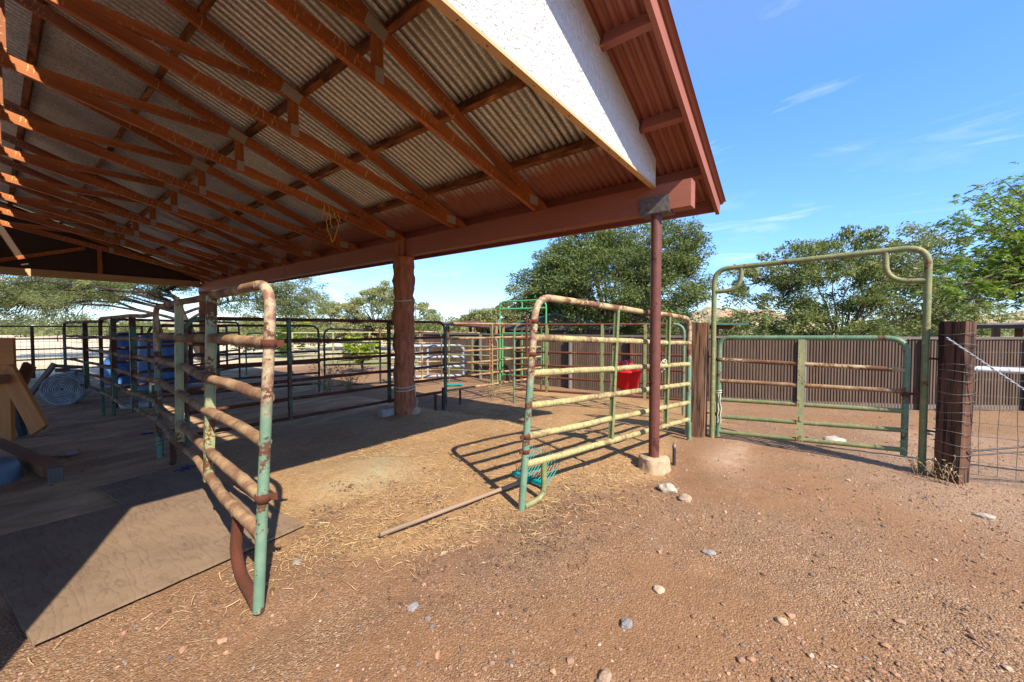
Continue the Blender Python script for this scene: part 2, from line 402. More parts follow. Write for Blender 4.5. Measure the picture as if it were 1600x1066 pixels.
DROOF = simple('dark_metal_roof', (.07, .065, .06), .5, 0, .3, 6, .1)
TEALR = simple('teal_metal_roof', (.03, .10, .085), .5, 0, .2, 6, .1)
HWALL = simple('adobe_wall', (.42, .25, .17), .9, 0, .2, .5, .1)
HROOF = simple('clay_roof', (.35, .12, .07), .9, 0, .2, .5, .1)
def ply_mat():
    t = NT('weathered_plywood'); U = t.c.outputs['Object']
    w = t.n('ShaderNodeTexWave'); m_ = t.n('ShaderNodeMapping'); m_.inputs['Scale'].default_value = (2.2, .6, 1); m_.inputs['Rotation'].default_value = (0, 0, R(-18)); t.l(U, m_.inputs[0])
    t.l(m_.outputs[0], w.inputs['Vector']); w.inputs['Scale'].default_value = 2.6; w.inputs['Distortion'].default_value = 22; w.inputs['Detail'].default_value = 5; w.inputs['Detail Scale'].default_value = 1.3; w.inputs['Detail Roughness'].default_value = .6
    n = t.noise(U, 7, 7, .65); d = t.noise(U, 1.8, 5, .6)
    col = t.mix(t.math('MULTIPLY', t.ramp(w.outputs[1], [(.0, 1.), (.12, 0.)]), t.ramp(d, [(.35, .15), (.65, .9)])), (.20, .135, .085), (.085, .05, .032))
    col = t.mix(t.ramp(n, [(.45, 0.), (.75, .7)]), col, (.15, .095, .06))
    col = t.mix(t.ramp(d, [(.45, 0.), (.70, .75)]), col, (.125, .08, .053))
    t.bump(t.math('ADD', t.math('MULTIPLY', w.outputs[1], .35), n), .35, .006)
    return t.done(col, .85)
PLY = ply_mat()

def ground_mat():
    t = NT('dirt_ground'); P = t.c.outputs['Object']
    A = lambda k: t.attr(k).outputs['Fac']
    n1 = t.noise(P, 1.1, 5, .6); n2 = t.noise(P, 9, 6, .65); n3 = t.noise(P, 75, 5, .7); n4 = t.noise(P, 260, 3, .6)
    n0 = t.noise(P, .55, 5, .62, .5); soft = t.ramp(n0, [(.44, 1.), (.58, 0.)])
    dirt = t.mix(t.ramp(n1, [(.35, 0.), (.68, 1.)]), (.19, .103, .050), (.28, .165, .088))
    dirt = t.mix(t.math('MULTIPLY', soft, .75), dirt, (.21, .103, .046))
    dirt = t.mix(t.ramp(n2, [(.42, 0.), (.70, .55)]), dirt, (.15, .068, .034))
    v = t.n('ShaderNodeTexVoronoi'); v.inputs['Scale'].default_value = 120; t.l(P, v.inputs['Vector'])
    spk = t.ramp(v.outputs['Color'], [(.0, (.07, .04, .026)), (.30, (.205, .112, .057)), (.7, (.33, .195, .108)), (.93, (.52, .39, .28))])
    dirt = t.mix(t.math('MULTIPLY', t.ramp(n3, [(.40, .25), (.6, .9)]), t.math('SUBTRACT', 1., t.math('MULTIPLY', soft, .6))), dirt, spk)
    dirt = t.mix(t.ramp(t.noise(P, 170, 4, .75), [(.36, .8), (.46, 0.)]), dirt, (.075, .042, .025))
    pale = t.mix(n3, (.34, .22, .145), (.44, .31, .22)); dirt = t.mix(t.math('MULTIPLY', A('pale'), t.ramp(n2, [(.3, .2), (.6, 1.)])), dirt, pale)
    stw = t.noise(P, 1, 5, .75, 1.4, (60, 60, 60)); stl = t.noise(P, 24, 5, .7, 2.0)
    straw = t.mix(t.ramp(stl, [(.36, 0.), (.64, 1.)]), (.22, .118, .050), (.40, .248, .112))
    straw = t.mix(t.ramp(stw, [(.5, 0.), (.72, .6)]), straw, (.68, .47, .24)); straw = t.mix(t.ramp(t.noise(P, 130, 4, .75, 1.0), [(.36, .75), (.52, 0.)]), straw, (.15, .07, .028))
    straw = t.mix(t.ramp(t.noise(P, 5, 5, .7, .6), [(.56, 0.), (.72, .7)]), straw, (.22, .10, .04))
    sm = t.math('MULTIPLY', A('straw'), t.math('ADD', t.math('MULTIPLY', n2, 1.2), .42), True)
    sm = t.ramp(sm, [(.30, 0.), (.62, 1.)])
    col = t.mix(sm, dirt, straw)
    dust = t.mix(n2, (.24, .215, .13), (.34, .30, .19)); col = t.mix(t.math('MULTIPLY', t.math('MULTIPLY', A('dust'), .8), t.ramp(t.noise(P, 6, 6, .7, .6), [(.34, .35), (.6, 1.)])), col, dust)
    dk = t.math('MULTIPLY', A('dark'), t.ramp(t.noise(P, 4.5, 6, .7, .4), [(.36, 0.), (.60, 1.)]))
    col = t.mix(t.math('MULTIPLY', dk, .8), col, (.11, .065, .045))
    ind = t.mix(t.ramp(t.noise(P, 1, 5, .65, .3, (1.3, 3, 1)), [(.40, 0.), (.62, 1.)]), (.27, .155, .085), (.60, .41, .22))
    ind = t.mix(t.ramp(n3, [(.35, 0.), (.7, .6)]), ind, (.36, .22, .125))
    col = t.mix(t.math('MULTIPLY', A('barn'), .85), col, ind)
    fld = t.mix(t.ramp(t.noise(P, .25, 6, .65), [(.38, 0.), (.66, 1.)]), (.50, .38, .25), (.64, .53, .38))
    fld = t.mix(t.ramp(t.noise(P, 1.3, 6, .7), [(.50, 0.), (.72, .6)]), fld, (.34, .30, .16))
    col = t.mix(A('field'), col, fld)
    gr = t.mix(t.ramp(t.noise(P, 1.6, 6, .7), [(.35, 0.), (.65, 1.)]), (.10, .15, .035), (.24, .28, .08))
    col = t.mix(A('grass'), col, gr)
    h = t.math('ADD', t.math('MULTIPLY', n3, .6), t.math('ADD', t.math('MULTIPLY', n2, .25), t.math('MULTIPLY', n4, .5)))
    h = t.math('SUBTRACT', h, t.math('MULTIPLY', v.outputs['Distance'], .8))
    v2 = t.n('ShaderNodeTexVoronoi'); v2.inputs['Scale'].default_value = 52; t.l(P, v2.inputs['Vector'])
    h = t.math('SUBTRACT', h, t.math('MULTIPLY', t.ramp(v2.outputs['Distance'], [(.0, 0.), (.35, 1.)]), t.ramp(n2, [(.45, 0.), (.6, .3)])))
    h = t.math('MULTIPLY', h, t.math('SUBTRACT', 1., t.math('MULTIPLY', soft, .55)))
    t.bump(h, .85, .012)
    return t.done(col, .95)
GROUND = ground_mat()
def tint_mat(name, rough=.85, bump=.4, scale=90):
    t = NT(name); c = t.attr('tint').outputs['Color']; f = t.noise(t.c.outputs['Object'], scale, 4)
    t.bump(f, bump, .004); return t.done(t.mix(t.math('MULTIPLY', f, .6), c, (.12, .08, .06)), rough)
PEBBLE = tint_mat('loose_stone')
STRAW = tint_mat('straw_strands', .7, .05)
def leaf_mat(name, c1, c2, trans=.35, rough=.5):
    t = NT(name); c = t.attr('tint').outputs['Fac']
    col = t.mix(c, c1, c2); t.done(col, rough)
    tr = t.n('ShaderNodeBsdfTranslucent'); t.l(t.mix(.5, col, (.30, .36, .04), 'MIX'), tr.inputs[0])
    m_ = t.n('ShaderNodeMixShader'); m_.inputs[0].default_value = trans; t.l(t.b.outputs[0], m_.inputs[1]); t.l(tr.outputs[0], m_.inputs[2]); t.l(m_.outputs[0], t.out.inputs[0])
    return t.m
LEAFD = leaf_mat('dense_tree_leaves', (.055, .085, .026), (.16, .19, .066))
LEAFM = leaf_mat('mesquite_leaves', (.075, .105, .034), (.20, .22, .08))
LEAFB = leaf_mat('bright_locust_leaves', (.055, .125, .012), (.155, .25, .025), .42)
LEAFF = leaf_mat('feathery_leaves', (.07, .10, .04), (.20, .22, .09), .4)
LEAFY = leaf_mat('olive_leaves', (.15, .17, .07), (.34, .335, .15), .35)
LEAFS = leaf_mat('scrub_leaves', (.075, .095, .03), (.19, .20, .075), .3)
LEAFL = leaf_mat('lime_leaves', (.22, .32, .03), (.42, .50, .07), .4)
DRYG = leaf_mat('dry_stems', (.30, .22, .10), (.55, .43, .22), .2)

# ------------------------------------------------------------------ ground sheet and hills
def axis_pts(lo, hi, a_, b_, fine):
    inner = np.arange(a_, b_ + 1e-6, fine); out = [b_]; s_ = fine
    while out[-1] < hi: s_ *= 1.16; out.append(out[-1] + s_)
    inn = [a_]; s_ = fine
    while inn[-1] > lo: s_ *= 1.16; inn.append(inn[-1] - s_)
    return np.concatenate([np.array(inn[1:])[::-1], inner, np.array(out[1:])])
def vnoise(x, y, sc, seed=0):
    """cheap smooth value noise, vectorised"""
    x = x*sc + seed*17.3; y = y*sc + seed*9.1
    xi = np.floor(x); yi = np.floor(y); fx = x-xi; fy = y-yi; fx = fx*fx*(3-2*fx); fy = fy*fy*(3-2*fy)
    h = lambda a_, b_: np.modf(np.abs(np.sin(a_*127.1 + b_*311.7 + seed)*43758.5453))[0]
    return (h(xi, yi)*(1-fx) + h(xi+1, yi)*fx)*(1-fy) + (h(xi, yi+1)*(1-fx) + h(xi+1, yi+1)*fx)*fy
def micro(x, y):
    near = 1/(1 + ((x-2.5)**2 + (y-1)**2)/90.)
    m_ = (vnoise(x, y, 1.3, 1)-.5)*.030 + (vnoise(x, y, 4, 2)-.5)*.014 - .018*np.clip(vnoise(x, y, 6.5, 3)-.70, 0, 1)/.30 + (vnoise(x, y, .55, 9)-.5)*.03
    m_ = m_ + .065*np.exp(-(((x-2.05)/.6)**2 + ((y-3.35)/.42)**2)) + .03*np.exp(-((x-5.0)**2+(y-.9)**2)/.5)
    flat = np.clip(ss(-.2, .0, x)*ss(1.6, 1.4, x)*ss(2.2, 2.5, y)*ss(5.2, 4.9, y), 0, 1)
    return m_*near*(1-flat) - .012*near
def GM(x, y): return G(x, y) + micro(np.asarray(x, float), np.asarray(y, float))
xs = axis_pts(-500, 900, -1.2, 8.4, .05); ys = axis_pts(-500, 900, -3.2, 8.2, .05)
X, Y = np.meshgrid(xs, ys, indexing='ij'); nx, ny = X.shape
Z = GM(X, Y)
V = np.stack([X.ravel(), Y.ravel(), Z.ravel()], 1)
ii = (np.arange(nx-1)[:, None]*ny + np.arange(ny-1)[None, :]).ravel()
Fq = np.stack([ii, ii+ny, ii+ny+1, ii+1], 1)
def np_mesh(name, V, F, mat, smooth=True, attrs=None, k=4):
    me = bpy.data.meshes.new(name); me.vertices.add(len(V)); me.vertices.foreach_set('co', V.astype('f').ravel())
    me.loops.add(F.size); me.loops.foreach_set('vertex_index', F.astype('i').ravel())
    me.polygons.add(len(F)); me.polygons.foreach_set('loop_start', np.arange(0, F.size, k, dtype='i')); me.polygons.foreach_set('loop_total', np.full(len(F), k, 'i'))
    me.polygons.foreach_set('use_smooth', np.full(len(F), smooth))
    for n_, (ty, dat) in (attrs or {}).items():
        at_ = me.attributes.new(n_, ty, 'POINT'); at_.data.foreach_set('value' if ty == 'FLOAT' else 'color', np.ascontiguousarray(dat, 'f').ravel())
    me.materials.append(mat); me.update(calc_edges=True)
    o = bpy.data.objects.new(name, me); COL.objects.link(o); return o
def soft_poly(x, y, poly, w):
    """1 inside a convex polygon (counter-clockwise), fading over w outside"""
    d = np.full(x.shape, 1e9)
    for (x0, y0), (x1, y1) in zip(poly, poly[1:] + poly[:1]):
        L = math.hypot(x1-x0, y1-y0); d = np.minimum(d, ((x1-x0)*(y-y0) - (y1-y0)*(x-x0))/L)
    return ss(-w, w*.3, d)
wx = X + (vnoise(X, Y, 1.6, 5)-.5)*.7; wy = Y + (vnoise(X, Y, 1.6, 6)-.5)*.7
straw = soft_poly(wx, wy, [(1.1, 2.65), (2.0, 1.72), (3.2, 1.18), (4.6, 1.5), (5.2, 3.4), (4.2, 5.4), (1.1, 5.3)], .45)
straw = np.maximum(straw, .75*soft_poly(wx, wy, [(4.3, 1.6), (7.5, 1.2), (8.3, 3), (8, 6), (4.5, 5)], .8))
dust = np.exp(-(((wx-2.05)/.62)**2 + ((wy-3.35)/.45)**2)*1.1)
dark = np.maximum(.9*np.exp(-(((wx-1.45)/.75)**2 + ((wy-2.55)/.35)**2)), 1.*np.exp(-(((wx-2.35)/.85)**2 + ((wy-1.35)/.3)**2)))
dark = np.maximum(dark, .8*soft_poly(wx, wy, [(4.9, 4.0), (7.2, 4.2), (7.2, 6.6), (5.0, 6.6)], .6))
pale = np.maximum(.95*np.exp(-(((wx-4.9)/.55)**2 + ((wy-.55)/.22)**2)), .45*soft_poly(wx, wy, [(4.0, -2.5), (8, -3), (8, -1), (4.4, -.7)], .8))
barn = soft_poly(wx, wy, [(-6, 4.1), (1.1, 4.1), (4.2, 4.6), (4.4, 15.5), (-6, 15.5)], .5)
barn = np.maximum(barn, soft_poly(wx, wy, [(-3, 2.6), (.55, 3.1), (1.0, 4.5), (-3, 5)], .3))*(1 - .7*straw)
field = np.clip(ss(15.2, 17.5, Y - .1*X), 0, 1)
grass = np.clip(ss(11.5, 14, X + .25*Y)*(vnoise(X, Y, .12, 8)*1.1 + .1)*ss(30, 10, Y), 0, 1)
field = field*(1-grass)
g_ = np_mesh('ground', V, Fq, GROUND, True, {k: ('FLOAT', v.ravel()) for k, v in dict(straw=straw, dust=dust, dark=dark, pale=pale, barn=barn, field=field, grass=grass).items()})
tag(g_, 'brown gravelly dirt with straw and pale field beyond', 'ground', kind='structure')

def hill_mat():
    t = NT('dry_hillside'); P = t.c.outputs['Object']
    c = t.mix(t.ramp(t.noise(P, .03, 6, .65), [(.40, 0.), (.62, 1.)]), (.36, .22, .14), (.46, .34, .24))
    c = t.mix(t.ramp(t.noise(P, .16, 6, .75), [(.46, 0.), (.58, 1.)]), c, (.12, .15, .05))
    t.bump(t.noise(P, .1, 6, .7), .7, 3.); return t.done(c, .95)
def hill(ang0, ang1, d0, d1, h, seed):
    n, m_ = 90, 26; vv = []
    for i in range(n+1):
        u = i/n; ang = ang0 + (ang1-ang0)*u
        for j in range(m_+1):
            w = j/m_; d = d0 + (d1-d0)*w; x, y = spot(ang, d)
            env = math.sin(math.pi*u)**.55*math.sin(math.pi*min(1, w*.75))**1.2
            k = .62 + .5*mnoise.fractal(Vector((u*3.2+seed, w*1.5, seed)), 1, 2, 5) + .12*mnoise.noise(Vector((u*22, w*9, seed)))
            vv.append((x, y, -1.2 + h*env*max(.1, k)))
    ii = np.array([i*(m_+1)+j for i in range(n) for j in range(m_)])
    o = np_mesh('hills', np.array(vv), np.stack([ii, ii+m_+1, ii+m_+2, ii+1], 1), HILL)
    return tag(o, kind='structure')
HILL = hill_mat()
tag(hill(.30, .80, 150, 320, 20, 3.1), 'low green and tan hill far behind the gate', 'hill')
tag(hill(.82, 2.2, 90, 230, 13, 7.7), 'dry pinkish hillside far off at the right edge', 'hill')
tag(hill(-1.6, -.1, 260, 420, 9, 1.4), 'faint low rise far beyond the pale field', 'hill')

# ------------------------------------------------------------------ barn (true size = survey size x .95 about the eye)
K = .95
def B(x, y, z): return (x*K, y*K, EYE + (z-EYE)*K)
SL = .35; XR = .10
def roofz(x): return 3.10 - SL*(x - 4.15) if x >= XR else 3.10 - SL*(2*XR - x - 4.15)   # underside of the sheet
barn_ = thing('open_barn', 'open barn with trussed tin roof, brown beam and white stucco gable', 'barn', (0, 8, 0))
YT = [1.37 + 1.45*n for n in range(11)]
def mir(x): return 2*XR - x
# roof sheets
def roof(side):
    y0, y1 = .80, 16.6*K; per = .074; n = int((y1-y0)/per)*10
    yy = np.linspace(y0, y1, n+1)
    xsr = np.concatenate([np.linspace(-.08, 5.12, 12)]) if side > 0 else np.linspace(-.145, mir(5.12), 12)
    vv = []
    for x in xsr:
        zz = 3.10 - SL*(x-4.15) if side > 0 else 3.10 - SL*(mir(x)-4.15)
        bx, _, bz = B(x, 0, zz + .012)
        vv.append(np.stack([np.full(n+1, bx), yy, bz + .020*np.clip(np.cos(2*np.pi*yy/per), -.35, 1)], 1))
    Vv = np.concatenate(vv); Vv[:, 1] -= 8
    ii = (np.arange(len(xsr)-1)[:, None]*(n+1) + np.arange(n)[None, :]).ravel()
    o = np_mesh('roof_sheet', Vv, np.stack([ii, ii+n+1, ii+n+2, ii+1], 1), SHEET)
    o.parent = barn_; return o
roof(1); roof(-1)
# trusses
def truss(y):
    root = bpy.data.objects.new('truss', None); COL.objects.link(root); root.parent = barn_; root['_w'] = list(barn_['_w'])
    w = .046; d = .112
    tops = MB(); bots = MB(); webs = MB()
    def topc(x): return roofz(x) - .097 - d*.50
    def botc(x):
        q = x if x >= XR else mir(x); return 2.875 + .207*(4.15 - q)
    for sg in (1, -1):
        f = (lambda x: x) if sg > 0 else mir
        tops_ = MB(); tops_.beam(B(f(XR), y, topc(XR)), B(f(4.46), y, topc(XR) - SL*(4.46-XR)), w, d*K, (0, 0, 1)); tops_.build('top_chord', TRUSSW, root)
        lk = MB(); lk.beam(B(f(4.31), y+.05, roofz(4.31)-.052), B(f(5.01), y+.05, roofz(5.01)-.052), w*.9, .072); lk.build('lookout', REDB, root)
        b_ = MB(); b_.beam(B(f(XR), y, botc(XR)), B(f(4.22), y, botc(4.22)), w*.99, d*K*.98, (0, 0, 1)); b_.build('bottom_chord', TRUSSW, root)
        vw = MB(); vw.beam(B(f(1.92), y, botc(1.92)+.05), B(f(1.92), y, topc(1.92)-.04), w*.9, .085, (1, 0, 0)); vw.build('web', TRUSSW, root)
        dw = MB(); dw.beam(B(f(1.86), y, topc(1.86)-.03), B(f(.12), y, botc(.12)-.02), w*.92, .082, (0, 0, 1)); dw.build('web', TRUSSW, root)
        for x, z, a_, b2 in ((1.90, topc(1.9)-.02, .17, .11), (1.925, botc(1.92)+.02, .075, .12), (4.1, 2.93, .16, .10)):
            for s2 in (-1, 1):
                c = B(f(x), y, z); yy = c[1] + s2*(w/2 + .002); dz = -SL*sg if z > 3.5 else 0
                lo = Vector((c[0]-a_/2, yy-.0015, c[2]-b2/2)); 
                p = MB(); p.beam((c[0]-a_/2, yy, c[2]-dz*a_/2), (c[0]+a_/2, yy, c[2]+dz*a_/2), .003, b2, (0, 0, 1)); p.build('nail_plate', PLATE, root)
    kp = MB(); kp.beam(B(XR, y, botc(XR)), B(XR, y, topc(XR)), w*.9, .085, (1, 0, 0)); kp.build('king_post', TRUSSW, root)
    return root
T1 = truss(YT[1])
def copy_tree(o, parent, dy):
    c = o.copy(); COL.objects.link(c); c.parent = parent
    if dy: c.location.y += dy
    for ch in o.children: copy_tree(ch, c, 0)
    return c
for n in range(2, 10): copy_tree(T1, barn_, (YT[n]-YT[1])*K)
# purlins
for sg in (1, -1):
    for x in (4.46, 3.70, 2.86, 2.03, 1.18, .36):
        q = x if sg > 0 else mir(x); m_ = MB()
        c0 = B(q, .95, roofz(q) - .047); c1 = B(q, 16.4, roofz(q) - .047)
        n_ = 16
        for i in range(n_):
            a_ = lerp(c0, c1, i/n_); b2 = lerp(c0, c1, (i+1)/n_)
            m_.beam(a_, b2, .055, .105, (SL*sg, 0, 1))
        m_.build('purlin', PURL, barn_)
# beams, fascia, barge boards
for sg in (1, -1):
    f = (lambda x: x) if sg > 0 else mir
    m_ = MB(); x0, x1 = sorted((f(4.15)*K, f(4.29)*K))
    ylist = [.985*K, 5.25*K, 9.8*K, 16.1*K]
    for i in range(3):
        dz = (0, -.006, -.012)[i]; m_.beam(((x0+x1)/2, ylist[i], B(0, 0, 2.67)[2]+dz), ((x0+x1)/2, ylist[i+1]-.004, B(0, 0, 2.67)[2]+dz), (x1-x0)*(1, .97, 1)[i], .255, (0, 0, 1))
    m_.build('eave_beam', REDB, barn_, bevel=.006)
    m_ = MB(); xf = f(5.03)*K; zc_ = B(0, 0, roofz(f(5.03)) - .06)[2]
    m_.beam((xf, .90, zc_), (xf, 15.7, zc_), .035, .115); m_.build('fascia_board', REDB, barn_)
    for yb, nm in ((.870, 'barge_board'), (15.72, 'barge_board')):
        m_ = MB(); a_ = B(XR, 0, roofz(XR)-.078); b2 = B(f(5.06), 0, roofz(f(5.06))-.078)
        m_.beam((a_[0], yb, a_[2]), (b2[0], yb, b2[2]), .036, .135, (0, 0, 1)); m_.build(nm, REDB, barn_)
# stucco gable over the near opening, with bare edge board, and the closed wall left of the opening
gy0, gy1 = 1.265, 1.305
zb = B(0, 0, 2.80)[2]
m_ = MB(); xe = 4.15*K
pts = [(mir(4.15)*K, gy0, zb), (xe, gy0, zb), (xe, gy0, B(0, 0, roofz(4.15)-.035)[2]), (XR*K, gy0, B(0, 0, roofz(XR)-.035)[2]), (mir(4.15)*K, gy0, B(0, 0, roofz(4.15)-.035)[2])]
m_.prism(pts, (0, gy1-gy0, 0)); m_.build('gable_wall', STUCCO, barn_)
m_ = MB(); m_.box((mir(4.15)*K, gy0-.006, zb-.020), (xe+.012, gy1+.004, zb-.001)); m_.box((mir(4.15)*K, gy1+.002, zb-.001), (xe, gy1+.016, zb+.09)); m_.build('edge_board', TANW, barn_)
m_ = MB()
for i in range(30): 
    xx = xe - .06 - i*.2; m_.lathe((xx, gy0+.018, zb-.0225), [(.005, 0), (.005, .004), (0, .004)], 6)
m_.build('nail', BLACKP, barn_)
m_ = MB(); m_.box((mir(4.15)*K, gy0+.005, -.05), (-.546, gy1-.005, zb-.024)); m_.build('wall', STUCCO, barn_)
# far gable
yf = YT[10]*K; zf = B(0, 0, 2.667)[2]
m_ = MB(); m_.beam((mir(4.15)*K, yf, zf+.09), (4.15*K, yf, zf+.09), .05, .18); m_.build('end_beam', TANW, barn_)
m_ = MB(); zt = zf + .18
m_.prism([(mir(4.15)*K, yf+.03, zt), (4.15*K, yf+.03, zt), (4.15*K, yf+.03, B(0, 0, roofz(4.15)-.02)[2]), (XR*K, yf+.03, B(0, 0, roofz(XR)-.02)[2]), (mir(4.15)*K, yf+.03, B(0, 0, roofz(4.15)-.02)[2])], (0, .02, 0)); m_.build('end_sheathing', DARKW, barn_)
for sg in (1, -1):
    f = (lambda x: x) if sg > 0 else mir
    m_ = MB(); m_.beam(B(f(1.88), YT[10]-.03, 2.86), B(f(1.88), YT[10]-.03, 3.6), .04, .085, (1, 0, 0)); m_.build('end_stud', TRUSSW, barn_)
    m_ = MB(); m_.beam(B(f(.1), YT[10]-.05, 2.98), B(f(1.6), YT[10]-.05, 3.52), .04, .085); m_.build('end_brace', TRUSSW, barn_)
    m_ = MB(); m_.beam(B(f(XR), YT[10]-.05, roofz(XR)-.14), B(f(4.6), YT[10]-.05, roofz(4.6)-.14), .04, .09); m_.build('end_chord', TRUSSW, barn_)
# posts
def log_post(x, y, r, z1, mat, name='wood_post', parent=barn_, seed=0):
    m_ = MB(); n_ = 46
    pts = [(x + .02*mnoise.noise(Vector((i*.22, seed, 0))), y + .02*mnoise.noise(Vector((i*.22, seed, 7))), -.1 + (z1+.1)*i/n_) for i in range(n_+1)]
    m_.tube(pts, r, 26, True, [r*(1 + .15*mnoise.noise(Vector((i*.16, 3, seed))) + .06*mnoise.noise(Vector((i*.6, 9, seed)))) for i in range(n_+1)], .22)
    return m_.build(name, mat, parent)
wp = log_post(3.98, 5.2, .158, B(0, 0, 2.54)[2], LOG)
m_ = MB(); m_.lathe((4.07, 5.13, -.06), [(.0, .14), (.10, .14), (.12, .10), (.13, 0)], 14, jit=.3); m_.build('post_footing', CONC, wp)
m_ = MB(); m_.box((3.90, 5.10, B(0, 0, 2.53)[2]), (3.938, 5.30, B(0, 0, 2.80)[2])); m_.build('post_cleat', LOG, wp)
log_post(4.02, 15.0, .14, B(0, 0, 2.54)[2], LOG, seed=5)
for yy in (5.2, 9.8*K, 15.0): log_post(mir(4.2)*K, yy, .14, B(0, 0, 2.54)[2], LOG, seed=yy)
px, py = 4.00, 1.27
m_ = MB(); m_.tube([(px, py, .06), (px, py, B(0, 0, 2.54)[2])], .051, 24); sp_ = m_.build('steel_post', BROWNP, barn_)
m_ = MB(); m_.lathe((px, py, -.16), [(.175, 0), (.155, .08), (.143, .15), (.138, .215), (.128, .226), (.0, .23)], 26, jit=.2); m_.build('post_footing', CONC, sp_)
m_ = MB()
for xx in (4.145*K-.007, 4.295*K+.007): m_.box((xx-.005, py-.145, B(0, 0, 2.53)[2]-.004), (xx+.005, py+.145, B(0, 0, 2.53)[2]+.15))
m_.box((4.145*K-.007, py-.145, B(0, 0, 2.53)[2]-.014), (4.295*K+.007, py+.145, B(0, 0, 2.53)[2]-.003)); m_.build('saddle_bracket', STEELG, sp_)

# ------------------------------------------------------------------ pipe panels
def panel(name, label, cat, P0, P1, H, rails, stiles, r=.021, mats=(GREEN, RUSTR, STILE), z0=0., z1=0., round0=True, round1=True, lean0=0., base0=0., base1=0., wob=.012, channel=.055, group=None, frame_split=True, n=10, top=None, rough_rails=True, fat=.97, wobr=.13):
    P0 = Vector((P0[0], P0[1], 0)); P1 = Vector((P1[0], P1[1], 0)); d = (P1-P0).normalized()
    root = thing(name, label, cat, (P0.x, P0.y, z0), group)
    def at(t, h): p = P0.lerp(P1, t); return Vector((p.x, p.y, h + z0 + (z1-z0)*t)) + Vector((R_[0], R_[1], 0))*(lean0*h*(1-t))
    rr = .17
    b0 = at(0, base0); b1 = at(1, base1); c0 = at(0, H); c1 = at(1, H)
    def post(bottom, corner, other, rounded):
        ps = line(bottom, corner - (corner-bottom).normalized()*rr, 8)
        if rounded: ps = ps[:-1] + arc(bottom, corner, other, rr, 8)
        else: ps = line(bottom, corner, 8)
        m_ = MB(); m_.tube(ps, r, n); m_.build('post', mats[0], root); return ps[-1]
    e0 = post(b0, c0, c1, round0); e1 = post(b1, c1, c0, round1)
    m_ = MB(); m_.tube(line(e0, e1, 14, wob*.6, random.random()*9), r, n); m_.build('top_rail', top or mats[1], root)
    for h in rails:
        m_ = MB(); sd2 = random.random()*9
        m_.tube(line(at(0, h), at(1, h), 40 if rough_rails else 14, wob, sd2), r*fat, n, wob=wobr if rough_rails else 0); m_.build('rail', mats[1], root)
    nrm = Vector((-d.y, d.x, 0))
    for t in stiles:
        m_ = MB(); a_ = at(t, base0 + .0 if base0 > .1 else rails[-1]-.03); b_ = at(t, H)
        dp = channel*.9
        m_.beam(a_, b_, channel*.72, dp, nrm)
        m_.beam(a_ + nrm*(dp/2+.003), b_ + nrm*(dp/2+.003), channel, .006, nrm); m_.beam(a_ - nrm*(dp/2+.003), b_ - nrm*(dp/2+.003), channel, .006, nrm)
        m_.build('stile', mats[2], root)
    return root, at, d, nrm
def clamp(root, p, d, r, h=.035, bolt=None):
    m_ = MB(); m_.lathe(Vector(p) - Vector((0, 0, h/2)), [(r*1.02, 0), (r*1.28, 0), (r*1.28, h), (r*1.02, h)], 14)
    m_.beam(Vector(p), Vector(p) + Vector(d)*(r*2.4), .012, h*.9); m_.build('clamp', RUST, root)

# left near panel: mint end post, worn rails
rA, atA, dA, nA = panel('corral_panel', 'nearest pipe panel, mint green end post and rusty chewed rails, beside the plywood', 'corral panel', (.74, 2.09), (1.03, 5.40), 1.56, [1.28, 1.03, .81, .55, .38], [.325, .64], .0245, (GREENP, RUSTR, STILE), lean0=.060, wob=.05, fat=1.2, wobr=.2, channel=.046, n=14, group='pipe corral panels')
for h in (1.28, .55):
    p = atA(0, h); clamp(rA, p, (.8, -.55, 0), .027)
m_ = MB(); q0 = atA(.112, .37); q1 = atA(.006, .025)
q2 = Vector((q0.x - .012, q0.y + .02, .17)); m_.tube([q0, q0.lerp(q2, .3), q0.lerp(q2, .7), q2] + arc(q2, (q2.x, q2.y - .02, .05), q1, .115, 8)[1:] + [q1], .029, 14); m_.build('skid_leg', RUST, rA)
m_ = MB(); q0 = atA(.86, .37) + nA*-.05; m_.tube([q0, (q0.x, q0.y, .1)] + arc((q0.x, q0.y, .12), (q0.x, q0.y, 0.03), (q0.x+.02, q0.y+.2, .03), .08, 5)[1:], .025, 10); m_.build('skid_leg', RUST, rA)
# second panel on the left
rB, atB, dB, nB = panel('corral_panel', 'dark green pipe panel continuing behind the nearest panel towards the tin roll', 'corral panel', (1.06, 5.48), (1.02, 8.75), 1.50, [1.22, 1.0, .78, .56, .36], [.35, .70], .0245, (GREEND, RUSTR, GREEND), wob=.05, channel=.05, group='pipe corral panels')
rB2, atB2, _, _ = panel('corral_panel', 'dark weathered pipe panel folded back at the far end of the left row', 'corral panel', (1.12, 8.6), (.86, 11.6), 1.46, [1.2, .98, .76, .55, .33], [.5], .0235, (GREEND, DARKP, GREEND), wob=.05, group='pipe corral panels')
rB3, _, _, _ = panel('corral_panel', 'rusty panel crossing behind the blue tubs at the far end', 'corral panel', (1.25, 9.4), (4.0, 12.2), 1.5, [1.24, 1.0, .77, .54, .32], [.5], .0235, (DARKP, RUST, DARKP), wob=.03, group='pipe corral panels')
